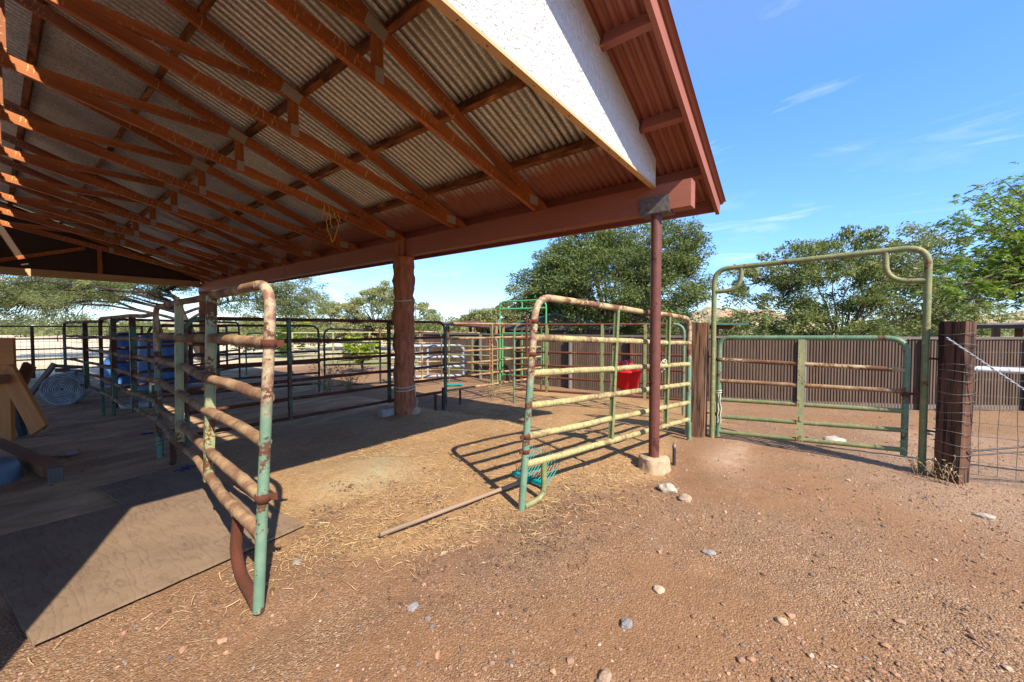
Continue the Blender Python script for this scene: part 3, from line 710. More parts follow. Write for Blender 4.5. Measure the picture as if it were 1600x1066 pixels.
# right near panel
rC, atC, dC, nC = panel('corral_panel', 'cream chewed pipe panel holding the red bucket, beside the steel post', 'corral panel', (2.36, 1.715), (5.20, 1.235), 1.585, [1.28, 1.02, .78, .55, .34], [.40, .79], .027, (GREENP, CREAM, GREENW), z1=-.115, base1=.05, lean0=.066, wob=.022, channel=.034, n=14, group='pipe corral panels', top=TANP)
for h in (1.40, 1.16, .55, .44): clamp(rC, atC(0, h), (-.9, .3, 0), .0235, .03)
m_ = MB(); p = atC(0, 1.28) + Vector((-.055, .02, 0)); m_.beam(p + Vector((0, 0, -.14)), p + Vector((0, 0, .17)), .012, .012, (1, 0, 0)); m_.build('latch_rod', RUST, rC)
m_ = MB(); q0 = atC(.075, .33); q1 = atC(.01, .02)
m_.tube([q0, q0 + Vector((0, 0, -.1)), q0 + Vector((0, 0, -.17))] + arc(q0 + Vector((0, 0, -.15)), (q0.x+.01, q0.y, .035), q1, .10, 6)[1:] + [q1], .023, 12); m_.build('skid_leg', GREENW, rC)
m_ = MB(); q0 = atC(.95, .36) ; m_.tube([(q0.x, q0.y-.07, .22), (q0.x, q0.y-.07, -.06)], .022, 10); m_.build('foot_post', GREEN, rC)
# middle back panels
rD, atD, dD, nD = panel('corral_panel', 'rusty panel with dark top rail running behind the wooden barn post', 'corral panel', (1.28, 5.45), (5.13, 5.5), 1.46, [1.18, .91, .66, .42, .17], [.28, .68], .0225, (GREEND, RUST, GREEND), wob=.012, channel=.04, base0=-.0, base1=-.12, group='pipe corral panels')
rE, atE, _, _ = panel('corral_panel', 'rusty panel from the middle post to the bright green arch', 'corral panel', (5.23, 5.58), (8.1, 5.3), 1.44, [1.15, .90, .66, .40, .16], [.42], .0225, (GREEND, RUSTR, GREENW), wob=.014, base0=-.14, base1=-.14, channel=.04, group='pipe corral panels')
m_ = MB(); q0 = atE(.12, .15); m_.tube([q0, (q0.x, q0.y, -.16)], .022, 8); m_.build('foot_post', GREEND, rE)
rF, atF, _, _ = panel('corral_panel', 'brown railed panel behind the cream panel, rounded at both ends', 'corral panel', (6.42, 4.85), (7.21, 1.80), 1.42, [1.14, .88, .62, .38, .12], [.22, .56, .8], .0225, (GREEN, RUST, GREENW), wob=.012, base0=-.14, base1=-.14, channel=.05, group='pipe corral panels')
rG, _, _, _ = panel('corral_panel', 'small olive green panel beyond the twine covered stile', 'corral panel', (7.73, 8.12), (8.08, 6.66), 1.10, [.86, .62, .4, .2], [.5], .020, (GREENW, GREENW, GREENW), base0=-.14, base1=-.14, channel=.04, rough_rails=False, group='pipe corral panels')
rH, _, _, _ = panel('corral_panel', 'dark panel under the far eave, left of the paired posts', 'corral panel', (1.6, 8.9), (4.22, 8.40), 1.40, [1.12, .86, .62, .40, .18], [.35], .0225, (GREEND, DARKP, GREEND), wob=.012, group='pipe corral panels')
rI, _, _, _ = panel('corral_panel', 'tan topped panel behind the wooden barn post, right of the paired posts', 'corral panel', (4.32, 8.36), (7.34, 8.0), 1.34, [1.05, .80, .56, .34, .1], [.42, .8], .021, (GREEND, TANP, TANP), wob=.012, z1=-.1, channel=.03, group='pipe corral panels')
rJ, _, _, _ = panel('galvanised_gate', 'grey galvanised gate behind the dark panel, left of the twine', 'gate', (6.5, 9.1), (8.08, 7.9), .86, [.55, .28, .02], [.5], .042, (GALV, GALV, GALV), base0=0, base1=0, wob=.004, rough_rails=False)
rK, _, _, _ = panel('corral_panel', 'pale teal panel far off beside the lime green bush', 'corral panel', (4.6, 13.5), (9.4, 12.4), 1.2, [.95, .72, .48, .24], [.25, .5, .75], .022, (GREEN, STILE, STILE), wob=.01, base0=-.12, base1=-.12, rough_rails=False, group='pipe corral panels')
rL, _, _, _ = panel('corral_panel', 'far rusty panel behind the galvanised gate', 'corral panel', (9.4, 12.2), (9.6, 8.6), 1.2, [.95, .72, .48, .24], [.4, .7], .022, (TANP, TANP, TANP), wob=.01, base0=-.12, base1=-.12, rough_rails=False, group='pipe corral panels')
# dark pipe fence with mesh at the far left
rM = thing('pipe_fence', 'dark pipe fence with square wire mesh along the pale field', 'fence', (-6, 16.4, 0))
fm = lambda t: Vector((-6 + 11.5*t, 16.9 - 4.6*t, 0)) if False else Vector((-8 + 13*t, 17.6 - 6.2*t*0 - 1.2*t, 0))
for t in np.linspace(0, 1, 7):
    m_ = MB(); p = fm(t); m_.tube([p, p + Vector((0, 0, 1.42))], .035, 10); m_.build('post', DARKP, rM)
for h in (1.40, 1.06, .78, .50, .22):
    m_ = MB(); m_.tube(line(fm(0) + Vector((0, 0, h)), fm(1) + Vector((0, 0, h)), 12), .020, 8); m_.build('rail', DARKP, rM)
m_ = MB()
for i in range(130):
    p = fm(i/129) + Vector((0, .03, 0)); m_.tube([p + Vector((0, 0, .05)), p + Vector((0, 0, 1.3))], .0025, 4, False)
for j in range(10):
    h = .08 + j*.13; m_.tube([fm(0) + Vector((0, .03, h)), fm(1) + Vector((0, .03, h))], .0025, 4, False)
m_.build('mesh', WIRE, rM)

# bright green arch with its own little gate
aR = thing('arch_gate', 'bright green walk-through arch with a low gate, behind the cream panel', 'arch gate', (8.15, 5.9, -.15))
pL, pR = Vector((8.11, 6.6, 0)), Vector((8.16, 5.2, 0)); zt = 2.04
m_ = MB(); u = Vector((0, 0, 1))
m_.tube(line(pL + u*-.15, pL + u*(zt-.2), 6) + arc(pL, pL + u*zt, pR + u*zt, .2, 7)[1:] + arc(pL + u*zt, pR + u*zt, pR, .2, 7) + line(pR + u*(zt-.2), pR + u*-.15, 6)[1:], .022, 10); m_.build('frame', BRIGHTG, aR)
m_ = MB(); m_.tube([pL + u*1.84, pR + u*1.84], .024, 8); m_.tube([lerp(pL, pR, .5) + u*1.84, lerp(pL, pR, .5) + u*zt], .02, 8); m_.build('cross_bar', BRIGHTG, aR)
for h in (1.22, .85, .58, .14):
    m_ = MB(); m_.tube([pL.lerp(pR, .06) + u*h, pL.lerp(pR, .95) + u*h], .020, 8); m_.build('gate_rail', BRIGHTG, aR)
for t in (.06, .5, .95):
    m_ = MB(); m_.tube([pL.lerp(pR, t) + u*.1, pL.lerp(pR, t) + u*1.24], .020, 8); m_.build('gate_stile', BRIGHTG, aR)

# portal frame with its gate
pf = thing('gate_portal', 'tall weathered green pipe arch over the right gate, curved corner braces', 'gate arch', (5.32, .09, 0))
qL, qR = Vector((5.37, 1.0, 0)), Vector((5.275, -.81, 0)); Ht = 2.085
m_ = MB()
m_.tube(line(qL + u*-.05, qL + u*(Ht-.2), 10) + arc(qL, qL + u*(Ht-.02), qR + u*Ht, .17, 9)[1:] + arc(qL + u*Ht, qR + u*(Ht+.02), qR, .17, 9) + line(qR + u*(Ht-.2), qR + u*-.05, 10)[1:], .0285, 14); m_.build('frame', GREENW, pf)
for q, o, s2 in ((qL, qR, 0), (qR, qL, 1)):
    di = (o-q).normalized(); a_ = q + di*.29 + u*(Ht-.005); b_ = q + u*(Ht-.29)
    m_ = MB(); m_.tube([a_, a_ - u*.06] + arc(a_ - u*.02, q + di*.29 + u*(Ht-.29), b_, .19, 8)[1:] + [b_], .025, 12); m_.build('corner_brace', GREENW, pf)
gt = thing('pipe_gate', 'weathered green six bar gate hung inside the tall pipe arch', 'gate', (5.38, .93, 0))
gL, gR = Vector((5.385, .935, 0)), Vector((5.30, -.69, 0))
m_ = MB(); H0, H1 = 1.235, 1.255
m_.tube(line(gL + u*.03, gL + u*(H0-.17), 6) + arc(gL, gL + u*H0, gR + u*H1, .12, 7)[1:] + arc(gL + u*H0, gR + u*H1, gR, .15, 8) + line(gR + u*(H1-.17), gR + u*.13, 6)[1:], .027, 14); m_.build('frame', GREEN, gt)
for (h0, h1), mt in zip(((.97, .95), (.71, .745), (.48, .555), (.27, .37), (.085, .18)), (TANP, RUSTR, GREENW, GREENW, GREENW)):
    m_ = MB(); m_.tube(line(gL + u*h0, gR + u*h1, 24, .006, h0), .0235, 12, wob=.05); m_.build('rail', mt, gt)
m_ = MB(); s0 = gL.lerp(gR, .50)
for s2 in (-1, 1): m_.beam(s0 + u*.12 + Vector((s2*.024, 0, 0)), s0 + u*1.23 + Vector((s2*.022, 0, 0)), .006, .062, (0, 1, 0))
m_.build('stile', STILE, gt)
for h in (.97, .30):
    m_ = MB(); m_.lathe(gL + u*(h-.02), [(.025, 0), (.032, 0), (.032, .04), (.025, .04)], 12); m_.beam(gL + u*h, qL + u*h, .014, .03); m_.build('hinge', RUST, gt)
m_ = MB(); m_.beam(gR + u*.72 + Vector((0, .02, 0)), qR + u*.74, .014, .022); m_.lathe(gR + u*.70, [(.024, 0), (.031, 0), (.031, .04), (.024, .04)], 12); m_.tube([gR + u*.80 + Vector((-.03, -.05, 0)), gR + u*.66 + Vector((-.03, -.05, 0))], .007, 8); m_.build('latch', RUST, gt)
m_ = MB()
for s2 in (0, 1): m_.tube(line(gL + u*.55 + Vector((-.03, -.02+.02*s2, 0)), gL + u*.2 + Vector((-.035, -.03+.03*s2, 0)), 12, .03, s2*5+1), .006, 6)
m_.tube([gL + u*.55 + Vector((.03*math.cos(k), .03*math.sin(k), .004*k)) for k in np.linspace(0, 12, 40)], .005, 6)
tag(m_.build('rope', WHITER, None, gL + u*.2), 'pale rope tied round the left post of the right gate', 'rope')

# railway ties
def tie(label, x, y, w, h, lean, rot, mat, group):
    t = thing('tie_post', label, 'post', (x, y, 0), group)
    m_ = MB(); n_ = 26; vs = []; k = 28
    for i in range(n_+1):
        z = -.12 + (h+.12)*i/n_
        for j in range(k):
            an = 2*math.pi*(j+.5)/k + rot; ca, sa = math.cos(an-rot), math.sin(an-rot)
            q = w/2/max(abs(ca), abs(sa)); q = min(q, w*.68)
            q *= 1 + .05*mnoise.noise(Vector((j*.9, z*5, x))) + .035*mnoise.noise(Vector((j*2.1, z*1.2, y)))
            vs.append((x + lean[0]*z + q*math.cos(an), y + lean[1]*z + q*math.sin(an), z + (.012*mnoise.noise(Vector((j*1.3, 1, x))) if i == n_ else 0)))
    fs = [[i*k+j, i*k+(j+1) % k, (i+1)*k+(j+1) % k, (i+1)*k+j] for i in range(n_) for j in range(k)]
    uv = [[(.0462*i*1., j*.03), (.0462*i, (j+1)*.03), (.0462*(i+1), (j+1)*.03), (.0462*(i+1), j*.03)] for i in range(n_) for j in range(k)]
    m_.add(vs, fs, uv, False); m_.add(vs[-k:], [list(range(k))], [[(.01*j, .3*(j % 3)) for j in range(k)]])
    m_.build('timber', mat, t); return t
tie('cracked tan timber post between the cream panel and the tall pipe arch', 5.40, 1.19, .225, 1.42, (.0, -.005), R(2), TIEW, 'timber gate posts')
tR = tie('dark creosoted timber post wrapped with fence wire at the right', 5.20, -.985, .175, 1.41, (.012, -.008), R(-33), TIED, 'timber gate posts')
for i, h in enumerate((1.30, 1.20, 1.02, .96, .88, .78, .70, .60, .52, .42, .33, .24, .13)):
    m_ = MB(); o = Vector((5.20+.012*h, -.985-.008*h, h)); m_.tube([o + Vector((.121*math.cos(k), .121*math.sin(k), .010*math.sin(k*2+i) + .004*i % .02)) for k in np.linspace(0, 2*math.pi, 28)], .0026, 6, False); m_.build('wire_wrap', WIRE, tR)
m_ = MB()
for h in (1.0, .30): m_.beam((5.40, 1.18, h), (5.37, 1.0, h), .02, .012)
m_.build('tie_strap', RUST, pf)
m_ = MB()
for h in (1.07, .40): m_.tube([(5.275, -.81, h), (5.21, -.93, h)], .010, 8)
m_.build('tie_bolt', RUST, pf)
# woven wire fence to the right
wf = thing('wire_fence', 'woven wire fence running right from the dark timber post', 'fence', (5.24, -1.05, 0))
w0, w1 = Vector((5.22, -1.09, 0)), Vector((5.75, -6.0, 0))
hs = [.06, .17, .28, .40, .52, .64, .76, .90, 1.02, 1.14, 1.26]
m_ = MB()
sag = lambda t, h: w0.lerp(w1, t) + u*(h + .015*mnoise.noise(Vector((t*9, h*2, 3)))) + Vector((.02*mnoise.noise(Vector((t*7, h*3, 9))), 0, 0))
for h in hs: m_.tube([sag(t, h) for t in np.linspace(0, 1, 34)], .0022, 5, False)
for i in range(44):
    t = .012 + i/45; m_.tube([sag(t + .002*mnoise.noise(Vector((h*4, i, 0))), h) for h in hs], .0022, 5, False)
m_.build('mesh', WIRE, wf)
m_ = MB(); a_ = Vector((5.06, -.90, 1.27)); b_ = Vector((5.12, -1.75, .48)); n_ = 90; dd = (b_-a_); ln = dd.length; dd.normalize(); sx = dd.cross(u).normalized(); sy = sx.cross(dd)
for ph in (0, math.pi): m_.tube([a_ + dd*(ln*i/n_) + sx*(.0045*math.cos(i*.9+ph)) + sy*(.0045*math.sin(i*.9+ph)) for i in range(n_+1)], .0045, 6)
m_.build('brace_cable', GALV, wf)
m_ = MB(); m_.tube([(5.15, -1.08, .28), (5.5, -2.9, .75)], .009, 6); m_.tube([(5.15, -1.08, .24), (5.5, -2.9, .70)], .007, 6); m_.build('brace_wire', WIRE, wf)
m_ = MB(); m_.tube([(5.36, -1.06, .985), (5.9, -4.6, .95)], .026, 14)
tag(m_.build('rail_pipe', WHITEP, None, (5.36, -1.06, .985)), 'white pipe rail behind the woven wire, right of the dark post', 'pipe')

# ------------------------------------------------------------------ back fence of ribbed boards
def fence_mat():
    t = NT('brown_ribbed_fence'); O = t.c.outputs['Object']
    c = t.mix(t.ramp(t.noise(O, 1, 6, .65, 0, (9, 9, .8)), [(.35, 0.), (.65, 1.)]), (.060, .038, .026), (.115, .075, .052))
    c = t.mix(t.ramp(t.noise(O, 1, 6, .75, 0, (3, 3, 1.2)), [(.50, 0.), (.68, .8)]), c, (.16, .105, .07)); c = t.mix(t.ramp(t.noise(O, 1, 4, .6, 0, (.8, .8, .3)), [(.45, 0.), (.65, .6)]), c, (.055, .037, .027))
    c = t.mix(t.ramp(t.noise(O, 1, 2, .5, 0, (11, 11, .15)), [(.40, 0.), (.62, .6)]), c, (.12, .08, .056))
    t.bump(t.noise(O, 30, 4), .3, .006); return t.done(c, .85)
FENCE = fence_mat()
bf = thing('board_fence', 'long dark brown ribbed fence across the back of the yard', 'fence', (9.2, 2, -.15))
pl = [(9.15, 11.0), (8.95, 8.0), (8.85, 4.9), (8.98, 1.83), (9.5, .2), (10.4, -1.57), (11.4, -3.05), (13.2, -5.6), (16, -9)]
for (x0, y0), (x1, y1) in zip(pl, pl[1:]):
    L = math.hypot(x1-x0, y1-y0); n_ = int(L/.052)*4; d = Vector((x1-x0, y1-y0, 0)).normalized(); nn = Vector((-d.y, d.x, 0))
    vv = []; 
    for i in range(n_+1):
        p = Vector((x0, y0, 0)) + d*(L*i/n_); q = p + nn*(.011*(1 if (i % 4) == 1 else -1))
        jt = .03*mnoise.noise(Vector((i//4*.37, x0, 1)))
        vv += [(q.x-9.2, q.y-2, -.02), (q.x-9.2, q.y-2, 1.30 + jt)]
    ii = np.arange(n_)*2
    o = np_mesh('ribbed_panel', np.array(vv), np.stack([ii, ii+2, ii+3, ii+1], 1), FENCE, False); o.parent = bf
    m_ = MB(); m_.beam((x0, y0, 1.17), (x1, y1, 1.17), .07, .045); m_.build('cap_rail', GREYW, bf)
    m_ = MB(); m_.beam((x0 - nn.x*-.03, y0, -.10), (x1 - nn.x*-.03, y1, -.10), .06, .09); m_.build('kick_board', GREYW, bf)
    for k in range(max(1, int(L/1.4))):
        t = k/max(1, int(L/1.4)); m_ = MB(); x, y = x0+(x1-x0)*t - .075, y0+(y1-y0)*t - .02; m_.tube([(x, y, -.2), (x, y, 1.16)], .05, 10, wob=.1); m_.build('post', TIED if k % 2 else GREYW, bf)

# ------------------------------------------------------------------ small things in the yard
# plywood sheets
def slab(name, label, cat, pts, z, th, mat, group=None, warp=.01):
    m_ = MB(); n_ = 14; a_, b_, c_, d_ = [Vector((p[0], p[1], 0)) for p in pts]
    top = []; 
    for i in range(n_+1):
        for j in range(n_+1):
            p = a_.lerp(b_, i/n_).lerp(d_.lerp(c_, i/n_), j/n_); w = warp*mnoise.noise(Vector((p.x*1.3, p.y*1.3, z*50)))
            ed = .006*mnoise.noise(Vector((p.x*9, p.y*9, 4)))
            top.append((p.x+ed, p.y+ed, z + th + w + .008*abs(i/n_-.5)*abs(j/n_-.5)*4))
    k = n_+1; bot = [(x, y, zz-th) for x, y, zz in top]; N_ = len(top)
    fs = [[i*k+j, (i+1)*k+j, (i+1)*k+j+1, i*k+j+1] for i in range(n_) for j in range(n_)]
    ring = [j for j in range(k)] + [i*k+k-1 for i in range(1, k)] + [n_*k+j for j in range(k-2, -1, -1)] + [i*k for i in range(k-2, 0, -1)]
    m_.add(top, fs, None, True)
    m_.add([top[r_] for r_ in ring] + [bot[r_] for r_ in ring], [[q, (q+1) % len(ring), len(ring)+(q+1) % len(ring), len(ring)+q] for q in range(len(ring))])
    return tag(m_.build(name, mat, None, (pts[0][0], pts[0][1], z)), label, cat, group)
slab('plywood_sheet', 'near plywood sheet, half in sun, its front edge on the gravel', 'plywood', [(.07, 2.60), (1.26, 2.74), (1.16, 4.16), (-.08, 4.10)], .004, .016, PLY, 'plywood sheets')
slab('plywood_sheet', 'far plywood sheet lying wholly in the shade behind the first', 'plywood', [(.60, 4.00), (1.17, 4.10), (1.09, 4.92), (.50, 4.80)], -.006, .014, PLY, 'plywood sheets')
# manure fork
mf = thing('manure_fork', 'long handled fork with teal plastic tines under the cream panel', 'fork', (1.48, 2.19, 0))
ha, hb = Vector((1.47, 2.185, .035)), Vector((2.72, 1.96, .05))
m_ = MB(); m_.tube(line(ha, hb, 10), .0155, 12); m_.build('handle', HANDLE, mf)
d = (hb-ha).normalized(); nn = Vector((-d.y, d.x, 0)); hd = hb + d*.02
m_ = MB(); m_.tube([hd - d*.08, hd + d*.04], .024, 10); m_.beam(hd + nn*.20 + d*.05, hd - nn*.20 + d*.05, .032, .03); m_.build('socket', TEALPL, mf)
for i in range(15):
    s_ = -.19 + .38*i/14; b_ = hd + nn*s_ + d*.06
    m_ = MB(); m_.tube([b_, b_ + d*.06 + u*.03, b_ + d*.14 + u*.10, b_ + d*.20 + u*.20], .0036, 6, True, [.0048, .0042, .0036, .0025]); m_.build('tine', TEALPL, mf)
# red bucket behind the cream panel
bk = thing('red_bucket', 'bright red bucket hanging on the cream panel beside the steel post', 'bucket', (4.10, 1.56, .72))
m_ = MB(); c = Vector((4.17, 1.62, .70)); m_.lathe(c, [(.0, .0), (.105, .0), (.115, .01), (.145, .175), (.154, .178), (.154, .198), (.140, .198), (.112, .02), (.0, .015)], 30); m_.build('pail', REDPL, bk)
m_ = MB(); m_.prism([(4.04, 1.54, .90), (4.20, 1.50, .905), (4.26, 1.64, .985), (4.12, 1.72, .975)], (.01, .0, .012)); m_.build('lid', REDPL, bk)
m_ = MB(); m_.tube([c + Vector((.145*math.cos(k), .145*math.sin(k)*.2 - .06, .19 + .13*math.sin(k))) for k in np.linspace(0, math.pi, 18)], .004, 6); m_.build('bail', WIRE, bk)
def hank(name, mat, label, c, size, r, cat='rope', n_=60, seed=1, droop=.3):
    m_ = MB(); pts = []
    for i in range(n_+1):
        t = i/n_; k = t*14
        pts.append((c[0] + size*.45*mnoise.noise(Vector((k, seed, 0)))*1.6, c[1] + size*.45*mnoise.noise(Vector((k, seed, 5)))*1.6, c[2] + droop*mnoise.noise(Vector((k*.8, seed, 9)))))
    m_.tube(pts, r, 6); return tag(m_.build(name, mat, None, c), label, cat)
def rag(name, label, c, w, h, mat, seed=0):
    m_ = MB(); vs = []; n_ = 8
    for i in range(n_+1):
        for j in range(n_+1):
            s_, t = i/n_-.5, j/n_; vs.append((c[0] + s_*w*(1-.3*t) + .02*mnoise.noise(Vector((i*.8, j*.5, seed))), c[1] + .035*mnoise.noise(Vector((i*.9, j*.35, seed+4))), c[2] - t*h*(1+.2*mnoise.noise(Vector((i*.7, seed, 2))))))
    m_.add(vs, [[i*(n_+1)+j, (i+1)*(n_+1)+j, (i+1)*(n_+1)+j+1, i*(n_+1)+j+1] for i in range(n_) for j in range(n_)], None, True)
    o = m_.build(name, mat, None, c); so = o.modifiers.new('thick', 'SOLIDIFY'); so.thickness = .004; return tag(o, label, 'cloth')
rag('cloth_rag', 'faded pink rag hung over the cream panel by the bucket', (4.47, 1.40, 1.02), .12, .36, CLOTH, 3)
hank('rope', ORANGER, 'orange rope knotted on the cream panel right of the steel post', (4.66, 1.36, 1.10), .10, .007, seed=2, droop=.11)
hank('rope', WHITER, 'white cord dangling from the cream panel above the rag', (4.55, 1.35, .93), .08, .006, seed=8, droop=.13)
# yellow rope from the truss
m_ = MB(); c = Vector(B(3.02, YT[3]-.06, 3.10))
for (p, q, s_) in (((-.06, 0, .05), (-.02, 0, -.30), 1), ((-.02, 0, .06), (.05, 0, -.27), 2), ((.05, .0, .0), (.16, .02, -.20), 3), ((.16, .02, -.20), (.06, 0, -.45), 4), ((-.02, 0, -.30), (.05, 0, -.47), 5), ((-.06, 0, .05), (-.08, .02, -.16), 6), ((.12, 0, -.02), (.18, 0, -.16), 7)):
    m_.tube(line(c + Vector(p), c + Vector(q), 10, .03, s_), .006, 6)
tag(m_.build('rope', YELLR, None, c), 'yellow rope looped over a roof truss, hanging loose', 'rope')
# twine
hank('twine', PINKR, 'red twine knotted on the top of a dark green stile', (1.10, 5.55, 1.28), .10, .006, 'twine', 70, 4, .16)
hank('twine', PURPLE, 'purple twine lying on the ground under the nearest panel', (1.10, 4.75, .02), .22, .005, 'twine', 70, 6, .012)
hank('twine', PURPLE, 'small tangle of purple twine beyond the near stile', (1.15, 6.7, .02), .20, .005, 'twine', 60, 12, .012)
m_ = MB(); c = atE(.42, .7)
for k in range(5): m_.tube([c + Vector((.030*math.cos(a_*3+k*1.3) - .03, .030*math.sin(a_*3+k*1.3), .42 - a_*.21)) for a_ in np.linspace(0, 3.6, 50)], .006, 6)
tag(m_.build('twine', PINKR, None, c), 'thick red and tan twine wound round a stile before the green arch', 'twine')
for h, mt, lb in ((1.80, WHITER, 'white cord tied round the wooden barn post near its top'), (.40, WHITER, 'white rope looped twice round the foot of the wooden barn post')):
    m_ = MB()
    for j in range(2 if h < 1 else 1):
        m_.tube([(3.98 + .168*math.cos(k), 5.2 + .168*math.sin(k), h + .03*math.sin(k+1) + .05*j) for k in np.linspace(0, 2*math.pi, 36)], .008, 6, False)
    m_.tube(line((3.98+.10, 5.2-.14, h), (3.98+.12, 5.2-.15, h-.3), 8, .03, h), .006, 6)
    tag(m_.build('rope', mt, None, (3.98, 5.2, h)), lb, 'rope')
# standpipe by the footing
st = thing('standpipe', 'short black pipe stub beside the concrete post footing', 'pipe', (4.17, 1.12, -.02))
m_ = MB(); m_.tube([(4.17, 1.12, -.1), (4.17, 1.12, .14)], .017, 12); m_.build('stem', BLACKP, st)
m_ = MB(); m_.lathe((4.17, 1.12, .14), [(.0, .05), (.013, .05), (.014, .03), (.02, .028), (.02, .0)], 12); m_.build('cap', STEELG, st)
# wooden frame at the left edge
wfm = thing('sawhorse', 'orange lumber sawhorse stand with splayed legs at the left edge', 'wooden stand', (-.1, 7.6, 0))
def img(ang, d, z): x, y = spot(ang, d); return Vector((x, y, z))
D0 = 4.75
tg = lambda px: (px-800)/622.
hz = lambda py, d: EYE + (513-py)/622.*d
def bar(parent, name, mat, p0, p1, d0, d1, w, th):
    m_ = MB(); a_ = img(tg(p0[0]), d0, hz(p0[1], d0)); b_ = img(tg(p1[0]), d1, hz(p1[1], d1)); m_.beam(a_, b_, th, w, (.61, -.79, 0.001) if abs((b_-a_).normalized().z) > .8 else (0, 0, 1)); return m_.build(name, mat, parent, bevel=.003)
m_ = MB(); a_ = img(tg(-90), 4.9, hz(528, 4.9)); b_ = img(tg(22), 4.9, hz(600, 4.9)); m_.beam(Vector((a_.x, a_.y, (a_.z+b_.z)/2)), Vector((b_.x, b_.y, (a_.z+b_.z)/2)), .03, a_.z-b_.z); m_.build('board', ORANGEW, wfm, bevel=.003)
bar(wfm, 'leg', ORANGEW, (8, 578), (58, 673), 4.75, 4.65, .19, .045)
bar(wfm, 'leg', ORANGEW, (8, 570), (6, 690), 4.82, 4.80, .13, .045)
bar(wfm, 'leg', BROWNW, (45, 570), (-20, 690), 5.1, 5.15, .14, .045)
bar(wfm, 'leg', BLACKP, (10, 600), (30, 682), 5.0, 4.95, .07, .05)
bar(wfm, 'shelf', BROWNW, (-80, 592), (14, 592), 4.72, 4.72, .10, .20)
m_ = MB(); m_.beam((-.02, 6.9, .13), (.31, 5.52, .05), .13, .09); tag(m_.build('timber', BROWNW, None, (-.02, 6.9, .1), bevel=.004), 'brown timber lying on the ground at the left edge', 'timber')
m_ = MB(); m_.box((.27, 5.33, -.02), (.36, 5.42, .11)); tag(m_.build('wood_block', GREYW, None, (.31, 5.38, 0), bevel=.004), 'small grey wood block off the end of the brown timber', 'block')
tb = thing('feed_tub', 'blue grey rubber tub cut by the left frame edge', 'tub', (-.12, 5.75, 0))
m_ = MB(); m_.lathe((-.13, 5.8, -.02), [(.0, .2), (.20, .2), (.245, .17), (.27, .10), (.28, 0)], 28); m_.build('bowl', GREYBL, tb)
# roll of metal, spiral end towards us
cR_ = Vector((*spot(tg(94), 7.0), .27)); ax = Vector((-.35, -.85, 0)).normalized()
rl = thing('metal_roll', 'round grey metal roll showing its spiral end, lying on its side', 'roll', (cR_.x, cR_.y, 0))
prof = [(.0, 0)]
for i in range(9): prof += [(.02+i*.028, -.03), (.025+i*.028, .012), (.038+i*.028, .012), (.043+i*.028, -.03)]
prof += [(.275, .004), (.285, -.02), (.285, -.30), (.27, -.32), (.0, -.32)]
m_ = MB(); m_.lathe(cR_, prof, 40, ax, jit=.03); m_.build('coil', ZINC, rl)
m_ = MB(); m_.lathe(cR_ + ax*-.006, [(.27, 0), (.0, .0)], 40, ax); m_.build('gap', BLACKP, rl)  # black disc stands in for the shade between the rings
# wooden rack behind the roll
pk = thing('wooden_rack', 'dark slatted wooden rack leaning behind the grey metal roll', 'rack', (*spot(tg(90), 7.6), 0))
bar(pk, 'side_rail', GREYW, (84, 568), (40, 622), 7.55, 7.3, .09, .05)
for yy in (572, 579, 587): bar(pk, 'slat', GREYW, (84, yy), (132, yy+2), 7.55, 7.9, .06, .04)
bar(pk, 'side_rail', GREYW, (132, 574), (126, 628), 7.9, 7.8, .08, .05)
# blue plastic pieces
b1 = thing('blue_tub', 'blue plastic tub with domed top, left of the larger blue one', 'tub', (*spot(tg(198), 9.0), 0))
m_ = MB(); o = Vector((*spot(tg(196), 9.1), .12)); m_.lathe(o, [(.44, 0), (.42, .25), (.40, .42), (.30, .62), (.265, .85), (.25, 1.02), (.20, 1.11), (.10, 1.14), (0, 1.145)], 32); m_.lathe(o, [(.45, -.02), (.47, .0), (.47, .03), (.44, .04)], 32); m_.build('shell', BLUEPL, b1)
b2 = thing('blue_tub', 'large blue plastic tub with a low spout, under the far eave', 'tub', (*spot(tg(255), 8.5), 0))
def rbox(m_, c, hw, hd, h, r, ang, taper=.9):
    prof = [(1.0, 0), (.98, h*.4), (taper, h*.86), (taper*.93, h*.96), (taper*.75, h), (0, h)]; k = 32; vs = []
    for s_, z in prof:
        for j in range(k):
            an = 2*math.pi*j/k; x = hw*s_*math.copysign(abs(math.cos(an))**.45, math.cos(an)); y = hd*s_*math.copysign(abs(math.sin(an))**.45, math.sin(an))
            vs.append((c[0] + x*math.cos(ang) - y*math.sin(ang), c[1] + x*math.sin(ang) + y*math.cos(ang), c[2]+z))
    m_.add(vs, [[i*k+j, i*k+(j+1) % k, (i+1)*k+(j+1) % k, (i+1)*k+j] for i in range(len(prof)-1) for j in range(k)], None, True)
m_ = MB(); rbox(m_, (*spot(tg(255), 8.6), .05), .42, .3, 1.18, .1, R(-52)); m_.build('shell', BLUEPL, b2)
m_ = MB(); rbox(m_, (*spot(tg(300), 9.2), .16), .36, .3, .30, .1, R(-52)); m_.build('spout', BLUEPL, b2)
